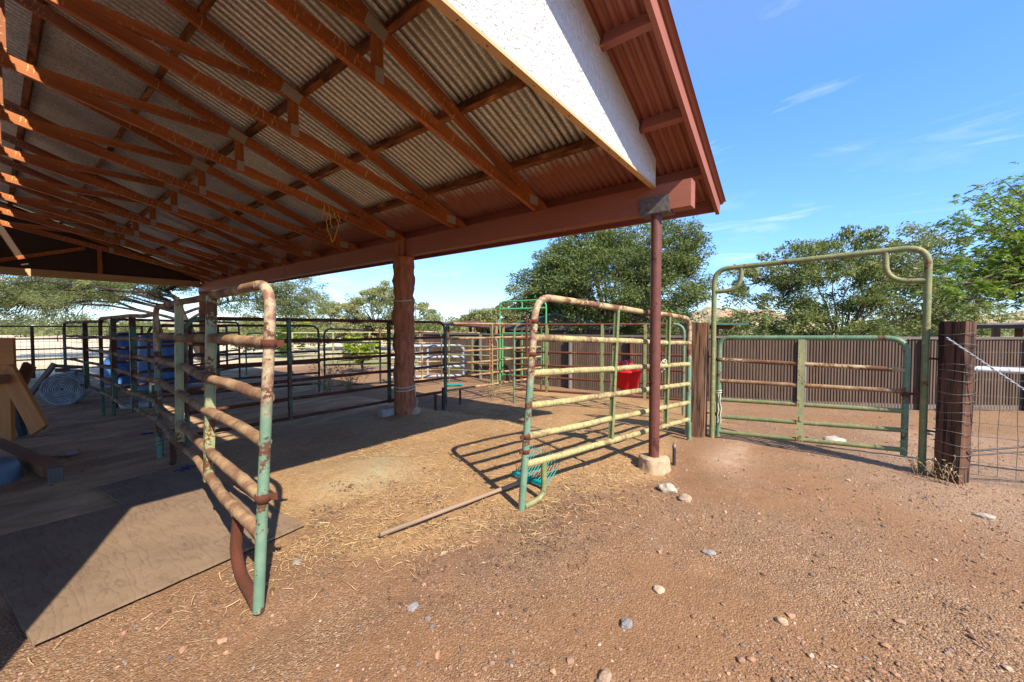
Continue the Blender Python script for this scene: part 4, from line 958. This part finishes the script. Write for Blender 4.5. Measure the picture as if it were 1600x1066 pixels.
# odds and ends
m_ = MB(); m_.box((3.60, 5.25, -.02), (3.82, 5.36, .10)); tag(m_.build('concrete_block', SLAB, None, (3.7, 5.3, 0), bevel=.006), 'grey concrete block left of the wooden barn post', 'block')
for k, (x, y, h, lb) in enumerate(((4.72, 5.30, .26, 'short dark stake right of the wooden barn post'), (4.92, 5.32, .36, 'taller charred stake beside the middle panel post'))):
    m_ = MB(); m_.tube([(x, y, -.2), (x+.01, y+.01, h-.08)], .03, 8, wob=.2); tag(m_.build('stake', BLACKP if k else TIED, None, (x, y, -.1)), lb, 'stake')
m_ = MB(); m_.prism([(7.30, 7.75, -.15), (7.55, 7.45, -.15), (7.42, 7.28, -.13), (7.15, 7.60, -.14)], (0, 0, .03)); tag(m_.build('plastic_scrap', TEALPL, None, (7.35, 7.5, -.1)), 'teal plastic scrap on the ground beyond the middle panels', 'scrap')
m_ = MB(); m_.lathe((.46, 6.4, -.004), [(.0, .016), (.07, .014), (.10, .0)], 9, jit=.5); tag(m_.build('flat_stone', SLAB, None, (.46, 6.4, 0)), 'flat grey stone in the shaded aisle of the barn', 'stone')
m_ = MB(); m_.lathe((1.55, 9.3, 0), [(.0, .05), (.24, .05), (.27, .09), (.29, .09), (.26, .0)], 22); tag(m_.build('feed_pan', ZINC, None, (1.55, 9.3, 0)), 'pale shallow pan on the ground before the blue tubs', 'pan')

# ------------------------------------------------------------------ far sheds and house
sh = thing('shed', 'low shed with rusty tin roof behind the middle panels', 'shed', (10.5, 12.5, -.15))
m_ = MB(); m_.prism([img(tg(683), 15.5, 1.50), img(tg(742), 16.5, 1.62), img(tg(792), 13.5, 1.42), img(tg(770), 12.8, 1.32)], (0, 0, .05)); m_.build('roof', RUST, sh)
for a_, dd_ in ((700, 15.2), (744, 13.6), (775, 13.0), (786, 13.4), (735, 16)):
    m_ = MB(); p = img(tg(a_), dd_, 0); m_.tube([(p.x, p.y, -.2), (p.x, p.y, 1.42)], .06, 8); m_.build('post', BROWNW, sh)
m_ = MB(); a_, b_ = img(tg(706), 16.2, 0), img(tg(790), 14.4, 0); m_.prism([(a_.x, a_.y, -.2), (b_.x, b_.y, -.2), (b_.x, b_.y, 1.1), (a_.x, a_.y, 1.1)], (.03, .03, 0)); m_.build('back_wall', DARKW, sh)
s2_ = thing('shed', 'dark gabled shed with a teal roof edge behind the green arch', 'shed', (13.0, 9.3, -.15))
pa, pb, pc = img(tg(758), 15, 1.26), img(tg(866), 14.5, 1.86), img(tg(960), 14.2, 1.30)
m_ = MB(); m_.prism([pa, pb, pc], (1.8, 1.6, 0)); m_.build('roof', DROOF, s2_)
m_ = MB(); off = Vector((-.1, -.1, .02)); m_.beam(pa+off, pb+off, .05, .055); m_.beam(pb+off, pc+off, .05, .055); m_.build('roof_edge', TEALR, s2_)
m_ = MB(); m_.prism([(pa.x+.2, pa.y+.1, -.2), (pc.x, pc.y+.2, -.2), (pc.x, pc.y+.2, 1.34), (pa.x+.2, pa.y+.1, 1.34)], (1.6, 1.4, 0)); m_.build('wall', DARKW, s2_)
s3 = thing('shade_roof', 'small flat shade roof with teal edge behind the tan timber post', 'shade roof', (*spot(tg(1105), 12), -.15))
m_ = MB(); a_, b_ = img(tg(1062), 12.2, 1.47), img(tg(1136), 12.2, 1.47); m_.beam(a_, b_, 2.2, .05); m_.build('roof', TEALR, s3)
m_ = MB(); m_.beam(a_ - u*.09 - Vector((.3, .2, 0)), b_ - u*.09 - Vector((.3, .2, 0)), .05, .12); m_.build('header', BROWNW, s3)
for px_ in (1066, 1120):
    m_ = MB(); p = img(tg(px_), 12.0, 0); m_.tube([(p.x, p.y, -.2), (p.x, p.y, 1.40)], .06, 8); m_.build('post', BROWNW, s3)
s4 = thing('shade_roof', 'dark flat shade roof on timber posts at the right edge', 'shade roof', (*spot(tg(1590), 9.5), -.15))
m_ = MB(); a_, b_ = img(tg(1545), 9.6, 1.385), img(tg(1690), 9.6, 1.47); m_.beam(a_, b_, 2.0, .09); m_.build('roof', GREYW, s4)
for px_, dd_ in ((1556, 9.0), (1592, 9.4), (1680, 9.4)):
    m_ = MB(); p = img(tg(px_), dd_, 0); m_.tube([(p.x, p.y, -.2), (p.x, p.y, 1.36)], .07, 8); m_.build('post', BROWNW, s4)
hs_ = thing('house', 'distant tan house with clay roof on the hillside', 'house', (*spot(tg(1140), 230), 6))
c = img(tg(1140), 230, 0); ex, ey = Vector((*R_, 0)), Vector((*F_, 0))
m_ = MB(); m_.prism([c + ex*a_ + u*b_ for a_, b_ in ((-4.5, 2), (4.5, 2), (4.5, 8.4), (-4.5, 8.4))], ey*6); m_.build('wall', HWALL, hs_)
m_ = MB(); m_.prism([c + ex*a_ + u*b_ for a_, b_ in ((-5.2, 8.35), (5.2, 8.35), (2.8, 10), (-2.8, 10))], ey*7); m_.build('roof', HROOF, hs_)
m_ = MB(); m_.prism([c - ey*.1 + ex*a_ + u*b_ for a_, b_ in ((-2.5, 5.6), (1.2, 5.6), (1.2, 7.7), (-2.5, 7.7))], ey*.3); m_.build('window', BLACKP, hs_)

# ------------------------------------------------------------------ trees
def leaf_mesh(name, pts, dirs, size, asp, mat, parent, droop=.2, tintv=None):
    """one diamond leaf per point"""
    n = len(pts); base = np.array(parent['_w'])
    d = dirs + rng.normal(0, .55, (n, 3)); d[:, 2] -= droop; d /= np.linalg.norm(d, axis=1)[:, None] + 1e-9
    r = rng.normal(0, 1, (n, 3)); sdv = np.cross(d, r); sdv /= np.linalg.norm(sdv, axis=1)[:, None] + 1e-9
    L = (size*rng.uniform(.6, 1.35, n))[:, None]; W = L*asp
    P = pts - base
    V = np.stack([P - d*L*.5, P + sdv*W*.5, P + d*L*.5, P - sdv*W*.5], 1).reshape(-1, 3)
    F = np.arange(4*n).reshape(n, 4)
    t = np.repeat(tintv if tintv is not None else rng.uniform(0, 1, n), 4)
    o = np_mesh(name, V, F, mat, False, {'tint': ('FLOAT', t)}); o.parent = parent; return o
def tree(name, label, cat, x, y, trunk_top, crown, nclump, nleaf, size, asp, leafm, barkm, tr=.18, seed=0, spread=.42, group=None, lean=(0, 0), nbr=12, shell=.5, droop=.2, zbase=None, flat=1., lift=0):
    """crown: list of (cx, cy, cz, rx, ry, rz) lobes relative to the base; limbs grow from the trunk to each leaf clump"""
    r_ = np.random.default_rng(seed); z0 = gz(x, y) if zbase is None else zbase
    root = thing(name, label, cat, (x, y, z0), group)
    m_ = MB(); top = Vector((x + lean[0], y + lean[1], z0 + trunk_top))
    tp = [Vector((x, y, z0-.1)).lerp(top, t) + Vector((mnoise.noise(Vector((t*2.5, seed, 1))), mnoise.noise(Vector((t*2.5, seed, 8))), 0))*.12*trunk_top*t for t in np.linspace(0, 1, 9)]
    m_.tube(tp, tr, 10, True, [tr*(1.25-.45*t) for t in np.linspace(0, 1, 9)], .15)
    clumps = []
    wts = np.array([c[3]*c[4]*c[5] for c in crown]); wts = wts/wts.sum()
    for i in range(nclump):
        c = crown[r_.choice(len(crown), p=wts)]
        v = r_.normal(0, 1, 3); v /= np.linalg.norm(v); v *= r_.uniform(shell, 1.0)**.6
        clumps.append((x + c[0] + v[0]*c[3], y + c[1] + v[1]*c[4], z0 + c[2] + v[2]*c[5]))
    clumps = np.array(clumps)
    nodes = []
    for i in range(nbr):
        q = Vector(clumps[r_.integers(len(clumps))]); st_ = tp[r_.integers(5, 9)]; mid = st_.lerp(q, .5) + Vector((0, 0, lift + .12*(q-st_).length*r_.uniform(.3, 1)))
        pts = [st_.lerp(mid, t).lerp(mid.lerp(q, t), t) + Vector((mnoise.noise(Vector((t*4, i, seed))), mnoise.noise(Vector((t*4, i, seed+5))), mnoise.noise(Vector((t*4, i, seed+9)))))*.10*(q-st_).length*t for t in np.linspace(0, 1, 9)]
        m_.tube(pts, tr*.45, 6, False, [tr*(.42*(1-t)+.05) for t in np.linspace(0, 1, 9)], .1)
        nodes += pts[3:]
    nod = np.array([tuple(p) for p in nodes])
    for i in range(nclump):
        k = np.argmin(((nod - clumps[i])**2).sum(1)); a_ = Vector(nod[k]); b_ = Vector(clumps[i])
        if (b_-a_).length > .05: m_.tube(line(a_, b_, 4, .06*(b_-a_).length*3, i), tr*.1, 4, False, [tr*.13, tr*.11, tr*.09, tr*.06, tr*.03])
    m_.build('trunk', barkm, root)
    per = nleaf//nclump; ctr = np.array([x, y, z0 + trunk_top])
    P = []; Dv = []; T = []
    for i in range(nclump):
        s_ = spread*r_.uniform(.55, 1.25); kk = int(per*r_.uniform(.5, 1.5))
        q = r_.normal(0, 1, (kk, 3)); q /= np.linalg.norm(q, axis=1)[:, None]; q *= (r_.uniform(0, 1, kk)**.45)[:, None]*s_; q[:, 2] *= .62*flat
        P.append(clumps[i] + q); o = clumps[i] + q - ctr; Dv.append(o/(np.linalg.norm(o, axis=1)[:, None] + 1e-9)); T.append(np.clip(r_.uniform(.1, .9) + r_.normal(0, .2, kk), 0, 1))
    leaf_mesh('crown', np.concatenate(P), np.concatenate(Dv), size, asp, leafm, root, droop, np.concatenate(T))
    return root
def rel(pxc, d, x, y):   # lobe centre from bearing and distance, relative to a base
    a_, b_ = spot(tg(pxc), d); return a_-x, b_-y
# dense round tree behind the fence
x, y = spot(tg(948), 15.5)
lob = []
for pxc, zz, rx, rz in ((940, 3.35, 2.6, 1.9), (860, 3.0, 1.7, 1.3), (1040, 3.2, 1.7, 1.5), (1010, 4.5, 2.0, 1.3), (900, 4.4, 1.5, 1.0), (870, 1.7, 1.3, .9), (1020, 1.7, 1.5, .9), (940, 1.6, 1.6, .8)):
    a_, b_ = rel(pxc, 15.5, x, y); lob.append((a_, b_, zz, rx, rx, rz))
tree('shade_tree', 'dense round dark green tree behind the fence, beside the steel post', 'tree', x, y, 1.7, lob, 760, 130000, .105, .42, LEAFD, BARK, .15, 11, .50, 'trees round the yard', nbr=26, droop=.5)
# airy mesquite behind the gate
x, y = spot(tg(1310), 14.5)
lob = []
for pxc, zz, rx, rz in ((1300, 2.9, 2.2, 1.3), (1190, 1.6, 1.6, 1.0), (1185, 3.0, 1.3, 1.0), (1250, 3.7, 1.5, .8), (1340, 4.0, 1.8, 1.0), (1430, 4.1, 1.6, .9), (1410, 2.4, 2.0, 1.3), (1300, 1.3, 2.2, .9), (1490, 3.0, 1.6, 1.2), (1480, 1.8, 1.6, 1.0), (1150, 1.1, .9, .6)):
    a_, b_ = rel(pxc, 14.5, x, y); lob.append((a_, b_, zz+.1, rx, rx, rz))
tree('mesquite_tree', 'airy spreading dark tree right behind the gate with the tall arch', 'tree', x, y, 1.0, lob, 560, 64000, .12, .36, LEAFM, BARK, .11, 23, .42, 'trees round the yard', nbr=34, droop=.3, shell=.3)
# bright pinnate tree entering from the right
x, y = spot(tg(1730), 7.6)
def sprays():
    root = thing('locust_tree', 'bright green tree with feathery drooping sprays at the right edge', 'tree', (x, y, gz(x, y)), 'trees round the yard')
    r_ = np.random.default_rng(5); m_ = MB(); base = Vector((x, y, -.2)); top = Vector((x-.1, y+.1, 1.9))
    m_.tube(line(base, top, 8, .1, 2), .14, 10, True, [.17-.05*i/8 for i in range(9)], .12)
    P = []; Dv = []; T = []
    for i in range(170):
        pxc = r_.uniform(1440, 1800); f = (pxc-1440)/360.
        hi = 285 - 100*f; lo = 470 + 40*f
        if r_.uniform() > .45 + f: continue
        py = r_.uniform(hi + 40*(1-f), lo); dd_ = r_.uniform(6.7, 9.0)
        tip = img(tg(pxc), dd_, hz(py, dd_)); st_ = top + Vector((0, 0, r_.uniform(-.3, .6)))
        mid = st_.lerp(tip, .55) + Vector((0, 0, .25 + .35*r_.uniform()))
        pts = [st_.lerp(mid, t).lerp(mid.lerp(tip, t), t) for t in np.linspace(0, 1, 13)]
        m_.tube(pts, .02, 5, False, [.026*(1-t)+.003 for t in np.linspace(0, 1, 13)])
        tb_ = r_.uniform(.1, .9)
        for j in range(5, 13):
            for k in range(4):
                a_ = pts[j] + Vector(r_.normal(0, .09, 3)); dr = Vector((r_.normal(), r_.normal(), -.35 + .3*r_.normal())).normalized(); L = r_.uniform(.13, .26)
                sd2 = dr.cross(Vector((0, 0, 1))).normalized()
                for q in range(8):
                    for s2 in (-1, 1):
                        p = a_ + dr*(L*(q+.5)/8) + sd2*(s2*.020) + Vector((0, 0, -.05*(q/8)**2)); P.append(tuple(p)); Dv.append(tuple(sd2*s2*1.6 + dr*.8)); T.append(min(1, max(0, tb_ + r_.normal()*.15)))
    m_.build('trunk', BARK, root); n_ = len(P)
    P = np.array(P); Dv = np.array(Dv)
    leaf_mesh('crown', P, Dv*1.5, .066, .36, LEAFB, root, .25, np.array(T))
sprays()
# feathery tree beyond the far end of the barn
x, y = spot(tg(318), 18.5)
lob = []
for pxc, zz, rx, rz, dd_ in ((30, 3.4, 2.6, 1.1, 17.5), (120, 3.3, 2.6, 1.0, 18), (210, 3.7, 2.2, .9, 18.5), (300, 4.2, 2.2, 1.0, 18.5), (400, 3.2, 1.8, 1.2, 18.5), (470, 3.0, 1.5, 1.0, 19), (20, 2.3, 1.6, .7, 17), (100, 2.0, 1.2, .5, 17.5), (440, 2.3, 1.3, .6, 19)):
    a_, b_ = rel(pxc, dd_, x, y); lob.append((a_, b_, zz, rx, rx, rz))
tree('feathery_tree', 'wide feathery tree with arching limbs beyond the far end of the barn', 'tree', x, y, 2.9, lob, 560, 95000, .115, .24, LEAFF, BARKP, .15, 31, .5, 'trees round the yard', lean=(-.9, .5), nbr=14, droop=.7, shell=.1, lift=.35)
x, y = spot(tg(590), 27)
lob = [(*rel(p_, 27, x, y), z_, r1, r1, r2) for p_, z_, r1, r2 in ((590, 2.7, 2.2, 1.5), (530, 2.2, 1.8, 1.2), (650, 2.1, 1.9, 1.2), (600, 3.7, 1.2, .9), (570, 1.4, 2.5, .8))]
tree('olive_tree', 'olive green spreading tree seen left of the wooden barn post', 'tree', x, y, 1.6, lob, 240, 36000, .15, .42, LEAFY, BARKP, .14, 41, .5, 'trees round the yard', nbr=22)
x, y = spot(tg(775), 34)
lob = [(*rel(p_, 34, x, y), z_, r1, r1, r2) for p_, z_, r1, r2 in ((775, 2.2, 2.2, 1.2), (745, 1.8, 1.6, 1.0), (815, 2.0, 1.8, 1.1), (790, 3.0, 1.0, .8))]
tree('olive_tree', 'small olive tree rising behind the rusty roofed shed', 'tree', x, y, 1.4, lob, 160, 22000, .20, .45, LEAFY, BARKP, .12, 43, .5, 'trees round the yard', nbr=16)
# bushes
def bush(label, px_, d, w, h, mat, n, seed, name='bush', group='bushes beyond the yard', size=.14):
    x, y = spot(tg(px_), d); lob = [(r1*w*.5, r2*w*.5, h*.55, w*.5, w*.5, h*.45) for r1, r2 in ((0, 0), (.7, .5), (-.7, -.4))]
    return tree(name, label, 'bush', x, y, h*.35, lob, max(14, n//160), n, size, .42, mat, BARKP, .04, seed, w*.16, group, nbr=8, shell=.2)
bush('lime green bush behind the dark panel, left of the wooden barn post', 566, 13.5, 1.1, 1.3, LEAFL, 4200, 51, size=.09)
bush('low lime bush further left, seen through the far panel', 455, 21, 2.0, 2.0, LEAFL, 3000, 52)
for i, (px_, d, w, h, lb) in enumerate(((40, 60, 7, 3.2, 'dusty bush at the far left along the field edge'), (150, 66, 8, 3.4, 'dusty bush in the gap beyond the left panels'), (205, 54, 5, 2.8, 'round dusty bush above the blue tubs'), (420, 44, 7, 2.9, 'dusty bush left of the olive tree'), (500, 40, 6, 2.6, 'dusty bush at the foot of the olive tree'), (690, 42, 8, 2.7, 'dusty bush right of the wooden barn post'), (735, 36, 5, 2.3, 'dusty bush behind the rusty roofed shed'), (1090, 40, 6, 2.5, 'dusty bush behind the tan timber post'), (1130, 60, 9, 3.2, 'larger dusty bush below the distant house'), (1480, 40, 9, 2.4, 'dusty bush behind the dark creosoted post'))):
    bush(lb, px_, d, w, h, LEAFS, 3600, 60+i, size=.24)
for i, (px_, d, w, h, lb) in enumerate(((438, 25, 4.5, 2.0, 'olive scrub bush beyond the far panels, left of the lime bush'), (520, 29, 4.0, 2.1, 'olive scrub bush below the olive tree'), (655, 24, 4.2, 2.0, 'olive scrub bush right behind the galvanised gate'), (705, 26, 3.6, 1.9, 'olive scrub bush left of the rusty roofed shed'), (90, 40, 6, 2.3, 'olive scrub bush in the pale field at the left'))):
    bush(lb, px_, d, w, h, LEAFY if i % 2 else LEAFS, 4200, 90+i, size=.17)
# brushy line on the horizon, too far to count
P = []
for i in range(9000):
    px_ = rng.uniform(-250, 1850)
    if 1110 < px_ < 1180: continue
    d = rng.uniform(75, 120); x, y = spot(tg(px_), d); hh = .6 + 2.4*max(0, .5 + mnoise.noise(Vector((px_*.02, 3, 0)))); P.append((x, y, -.2 + hh*rng.uniform(0, 1)))
P = np.array(P); dm = bpy.data.objects.new('tmp', None); 
br = {'_w': [0, 0, 0]}
class _R(dict): pass
def far_brush():
    n = len(P); d = rng.normal(0, 1, (n, 3)); d /= np.linalg.norm(d, axis=1)[:, None]; s_ = np.cross(d, rng.normal(0, 1, (n, 3))); s_ /= np.linalg.norm(s_, axis=1)[:, None]
    L = rng.uniform(.4, 1.1, n)[:, None]; V = np.stack([P-d*L, P+s_*L*.6, P+d*L, P-s_*L*.6], 1).reshape(-1, 3)
    return np_mesh('far_brush', V, np.arange(4*n).reshape(n, 4), LEAFS, False, {'tint': ('FLOAT', np.repeat(rng.uniform(0, 1, n), 4))})
tag(far_brush(), 'hazy line of desert brush along the horizon', 'brush', kind='stuff')
bpy.data.objects.remove(dm)
# two palms on the hill
for k, (px_, lb) in enumerate(((1147, 'thin palm on the hill right of the distant house'), (1068, 'thin palm on the hill left of the tan timber post'))):
    x, y = spot(tg(px_), 190); t = thing('palm_tree', lb, 'tree', (x, y, 2), 'palms on the hill'); m_ = MB(); m_.tube([(x, y, 0), (x+.2, y, 10.2)], .22, 6); m_.build('trunk', BARK, t)
    m_ = MB()
    for a_ in np.linspace(0, 6.28, 14)[:-1]: m_.beam((x+.2, y, 10.1), (x+.2+1.3*math.cos(a_), y+1.3*math.sin(a_), 10.1 + .7*math.sin(a_*3)), .35, .05)
    m_.build('crown', LEAFS_B if False else simple('palm_fronds_%d' % k if False else 'palm_fronds', (.06, .08, .03), .8), t)

# ------------------------------------------------------------------ loose stones, straw, weeds
ico_v = np.array([(0, 0, 1), (.894, 0, .447), (.276, .851, .447), (-.724, .526, .447), (-.724, -.526, .447), (.276, -.851, .447), (.724, .526, -.447), (-.276, .851, -.447), (-.894, 0, -.447), (-.276, -.851, -.447), (.724, -.526, -.447), (0, 0, -1)])
ico_f = np.array([(0,1,2),(0,2,3),(0,3,4),(0,4,5),(0,5,1),(1,6,2),(2,7,3),(3,8,4),(4,9,5),(5,10,1),(6,7,2),(7,8,3),(8,9,4),(9,10,5),(10,6,1),(11,7,6),(11,8,7),(11,9,8),(11,10,9),(11,6,10)])
STONEC = .9*np.array([(.36, .19, .11), (.32, .16, .085), (.42, .26, .17), (.46, .34, .25), (.27, .15, .09), (.17, .13, .11), (.21, .17, .145), (.38, .21, .125), (.40, .23, .14), (.34, .17, .09)])
def stones(n, pts, sizes, cols, name, mat):
    th = rng.uniform(0, 2*np.pi, n); sc = rng.uniform(.6, 1.25, (n, 3)); sc[:, 2] *= .62
    v = ico_v[None]*(1 + rng.normal(0, .13, (n, 12, 1)))*sc[:, None, :]
    c, s_ = np.cos(th)[:, None], np.sin(th)[:, None]
    vx = v[..., 0]*c - v[..., 1]*s_; vy = v[..., 0]*s_ + v[..., 1]*c
    v = np.stack([vx, vy, v[..., 2]], -1)*sizes[:, None, None] + pts[:, None, :]
    f = ico_f[None] + (np.arange(n)*12)[:, None, None]
    col = np.repeat(np.concatenate([cols, np.ones((n, 1))], 1), 12, 0)
    return np_mesh(name, v.reshape(-1, 3), f.reshape(-1, 3), mat, False, {'tint': ('FLOAT_COLOR', col)}, 3)
def scatter(n, dmin, dmax, p=1.0):
    d = dmin + (dmax-dmin)*rng.uniform(0, 1, n)**p; ang = rng.uniform(-1.45, 1.45, n)
    return (F_[None]*d[:, None] + R_[None]*(ang*d)[:, None])
n = 120000
xy = scatter(n, .9, 8.5, 1.25); k = soft_poly(xy[:, 0], xy[:, 1], [(1.0, 2.4), (2.2, 1.5), (3.4, 1.3), (5, 2.0), (4.4, 8), (-3, 8), (-.6, 4)], .3)
cl = vnoise(xy[:, 0], xy[:, 1], 1.6, 21)
keep = (rng.uniform(0, 1, n) > k*.88) & (rng.uniform(0, 1, n) < .10 + 1.5*cl**1.6); xy = xy[keep]
inply = (xy[:, 0] > -.15) & (xy[:, 0] < 1.3) & (xy[:, 1] > 2.5) & (xy[:, 1] < 5.0); xy = xy[~inply]; n = len(xy)
sz = np.clip(.0032*np.exp(rng.normal(0, .60, n)), .0015, .020)
stones(n, np.column_stack([xy, GM(xy[:, 0], xy[:, 1]) + sz*.22]), sz, STONEC[rng.integers(0, len(STONEC), n)]*rng.uniform(.45, 1.25, (n, 1)), 'gravel', PEBBLE)
tag(bpy.data.objects['gravel'], 'loose mixed gravel scattered over the dirt', 'gravel', kind='stuff')
# dung crumbs
n = 1500; cc_ = np.column_stack([rng.normal(1.6, .55, 60), rng.normal(2.5, .42, 60)]); xy = cc_[rng.integers(0, 60, n)] + rng.normal(0, .045, (n, 2)); xy2 = np.column_stack([rng.normal(2.4, .6, n), rng.normal(1.4, .25, n)]); xy = np.concatenate([xy, xy2]); xy = xy[~((xy[:, 0] < 1.3) & (xy[:, 1] > 2.5))]; n = len(xy)
sz = np.clip(.0045*np.exp(rng.normal(0, .5, n)), .002, .014)
tag(stones(n, np.column_stack([xy, GM(xy[:, 0], xy[:, 1]) + sz*.3]), sz, np.tile(np.array([(.07, .04, .022)]), (n, 1))*rng.uniform(.6, 1.8, (n, 1)), 'dung_crumbs', PEBBLE), 'dark dung crumbs trodden into the straw', 'dung', kind='stuff')
# straw
def strands(n, xy, L, w, cols, name, lift=.004, tilt=.12):
    th = rng.uniform(0, np.pi*2, n); d = np.column_stack([np.cos(th), np.sin(th), rng.normal(0, tilt, n)]); s_ = np.column_stack([-np.sin(th), np.cos(th), rng.normal(0, .3, n)])
    p = np.column_stack([xy, GM(xy[:, 0], xy[:, 1]) + lift + rng.uniform(0, .012, n)]); L = L[:, None]; bend = np.column_stack([s_[:, :2]*rng.normal(0, .12, (n, 1)), np.zeros(n)])*L
    V = np.stack([p - d*L/2 - s_*w, p + bend - s_*w, p + d*L/2 - s_*w*.7, p + d*L/2 + s_*w*.7, p + bend + s_*w, p - d*L/2 + s_*w], 1).reshape(-1, 3)
    b_ = np.arange(n)*6; F = np.concatenate([np.stack([b_, b_+1, b_+4, b_+5], 1), np.stack([b_+1, b_+2, b_+3, b_+4], 1)])
    return np_mesh(name, V, F, STRAW, False, {'tint': ('FLOAT_COLOR', np.repeat(np.column_stack([cols, np.ones(n)]), 6, 0))})
n = 60000; xy = np.column_stack([rng.uniform(.6, 6.2, n), rng.uniform(.9, 6.0, n)])
k = soft_poly(xy[:, 0], xy[:, 1], [(1.1, 2.5), (1.9, 1.6), (3.1, 1.1), (4.6, 1.5), (5.6, 3.4), (4.3, 5.8), (1.0, 5.8)], .5); k *= (.12 + 1.2*vnoise(xy[:, 0], xy[:, 1], 3.2, 31)**2)*(1 - .75*np.exp(-(((xy[:, 0]-2.05)/.62)**2 + ((xy[:, 1]-3.35)/.45)**2)))
xy = xy[rng.uniform(0, 1, n) < k]; ex_ = np.column_stack([rng.normal(1.1, .35, 700), rng.normal(2.45, .2, 700)]); sh_ = np.column_stack([rng.uniform(-.6, 1.0, 2600), rng.uniform(4.7, 8.5, 2600)]); xy = np.concatenate([xy, ex_, sh_])
xy = xy[~((xy[:, 0] > -.1) & (xy[:, 0] < 1.27) & (xy[:, 1] > 2.62) & (xy[:, 1] < 4.95) & (rng.uniform(0, 1, len(xy)) < .80))]; n = len(xy)
pal = np.array([(.62, .40, .18), (.72, .53, .29), (.50, .29, .12), (.36, .18, .07), (.66, .46, .22)])
tag(strands(n, xy, rng.uniform(.018, .075, n), .0014, pal[rng.integers(0, 5, n)]*rng.uniform(.7, 1.1, (n, 1)), 'straw_litter'), 'golden straw litter trodden over the pen floor', 'straw', kind='stuff')
# single larger rocks
for i, (x, y, s_, c, lb) in enumerate((
    (3.43, .97, .085, (.34, .28, .215), 'white rock in front of the concrete post footing'),
    (3.30, .80, .050, (.28, .20, .14), 'small pale flat rock right of the white rock'),
    (6.08, -.19, .10, (.36, .32, .27), 'white rock under the right gate'),
    (8.1, -1.35, .10, (.36, .32, .27), 'white rock beyond the woven wire'),
    (7.7, .5, .06, (.36, .32, .27), 'small white rock far behind the gate'),
    (4.35, -1.0, .045, (.30, .26, .21), 'pale rock before the dark timber post'),
    (1.72, .66, .028, (.16, .15, .15), 'dark grey rock at the bottom centre of the gravel'),
    (1.40, .62, .026, (.25, .17, .12), 'brown rock left of the dark grey rock'),
    (2.15, .10, .026, (.36, .24, .16), 'tan rock in the gravel below the footing'),
    (2.55, .48, .030, (.24, .21, .20), 'grey slaty rock in the middle of the gravel'),
    (2.05, .62, .024, (.38, .27, .19), 'tan pair rock near the slaty rock'),
    (1.20, 1.52, .026, (.20, .18, .17), 'grey rock near the end of the fork handle'),
    (1.05, 2.38, .024, (.19, .17, .16), 'grey stone beside the corner of the plywood'),
    (2.6, -1.5, .030, (.30, .23, .18), 'flat grey rock in the gravel at the lower right'))):
    m_ = MB(); vs = []; pr = np.random.default_rng(i+3)
    import bmesh
    bm = bmesh.new(); bmesh.ops.create_icosphere(bm, subdivisions=3, radius=1.0)
    sc = pr.uniform(.75, 1.2, 3); sc[2] *= .55; zz = float(GM(x, y))
    for v in bm.verts:
        q = Vector(v.co)*(1 + .30*mnoise.noise(Vector(v.co)*1.4 + Vector((i*3.3, 0, 0))) + .10*mnoise.noise(Vector(v.co)*4 + Vector((i, 2, 0)))); v.co = Vector((q.x*sc[0], q.y*sc[1], q.z*sc[2]))*s_
    me = bpy.data.meshes.new('rock'); bm.to_mesh(me); bm.free(); me.materials.append(simple('rock_%s' % ('pale' if c[0] > .29 else 'dark'), c, .9, 0, .25, 30, .8)); o = bpy.data.objects.new('rock', me); COL.objects.link(o); o.location = (x, y, zz + s_*.18); tag(o, lb, 'rock', 'loose rocks on the dirt')
# dry weeds
def weed(label, x, y, h, n_, seed, mat=DRYG, name='dry_weed'):
    r_ = np.random.default_rng(seed); z0 = float(GM(x, y)); t = thing(name, label, 'weed', (x, y, z0), 'dry weeds'); m_ = MB()
    P = []; Dv = []
    for i in range(n_):
        a_ = Vector((x, y, z0)) + Vector(r_.normal(0, .03, 3))*Vector((1, 1, 0)).length; a_.z = z0; b_ = a_ + Vector((r_.normal()*h*.35, r_.normal()*h*.35, h*r_.uniform(.5, 1))); pts = line(a_, b_, 6, h*.12, i)
        m_.tube(pts, .003, 4, False, [.004, .0035, .003, .003, .002, .002, .001])
        for p in pts[2:]:
            for q in range(3): P.append(tuple(p + Vector(r_.normal(0, h*.05, 3)))); Dv.append(tuple(r_.normal(0, 1, 3)))
    m_.build('stems', HANDLE, t); leaf_mesh('leaves', np.array(P), np.array(Dv), h*.10, .2, mat, t)
weed('dry brush stalk at the foot of the dark timber post', 5.03, -.92, .28, 7, 1)
weed('straw tuft at the right foot of the tall pipe arch', 5.18, -.78, .16, 16, 2)
weed('dark bare weed under the middle panel', 4.2, 8.0, .8, 16, 3)
weed('tall bleached grass behind the wooden barn post', 5.2, 8.9, .9, 26, 4)
weed('dead weed clump at the foot of the twine covered stile', 6.6, 5.6, .35, 14, 5)
for o in scene.objects:
    if '_w' in o: del o['_w']
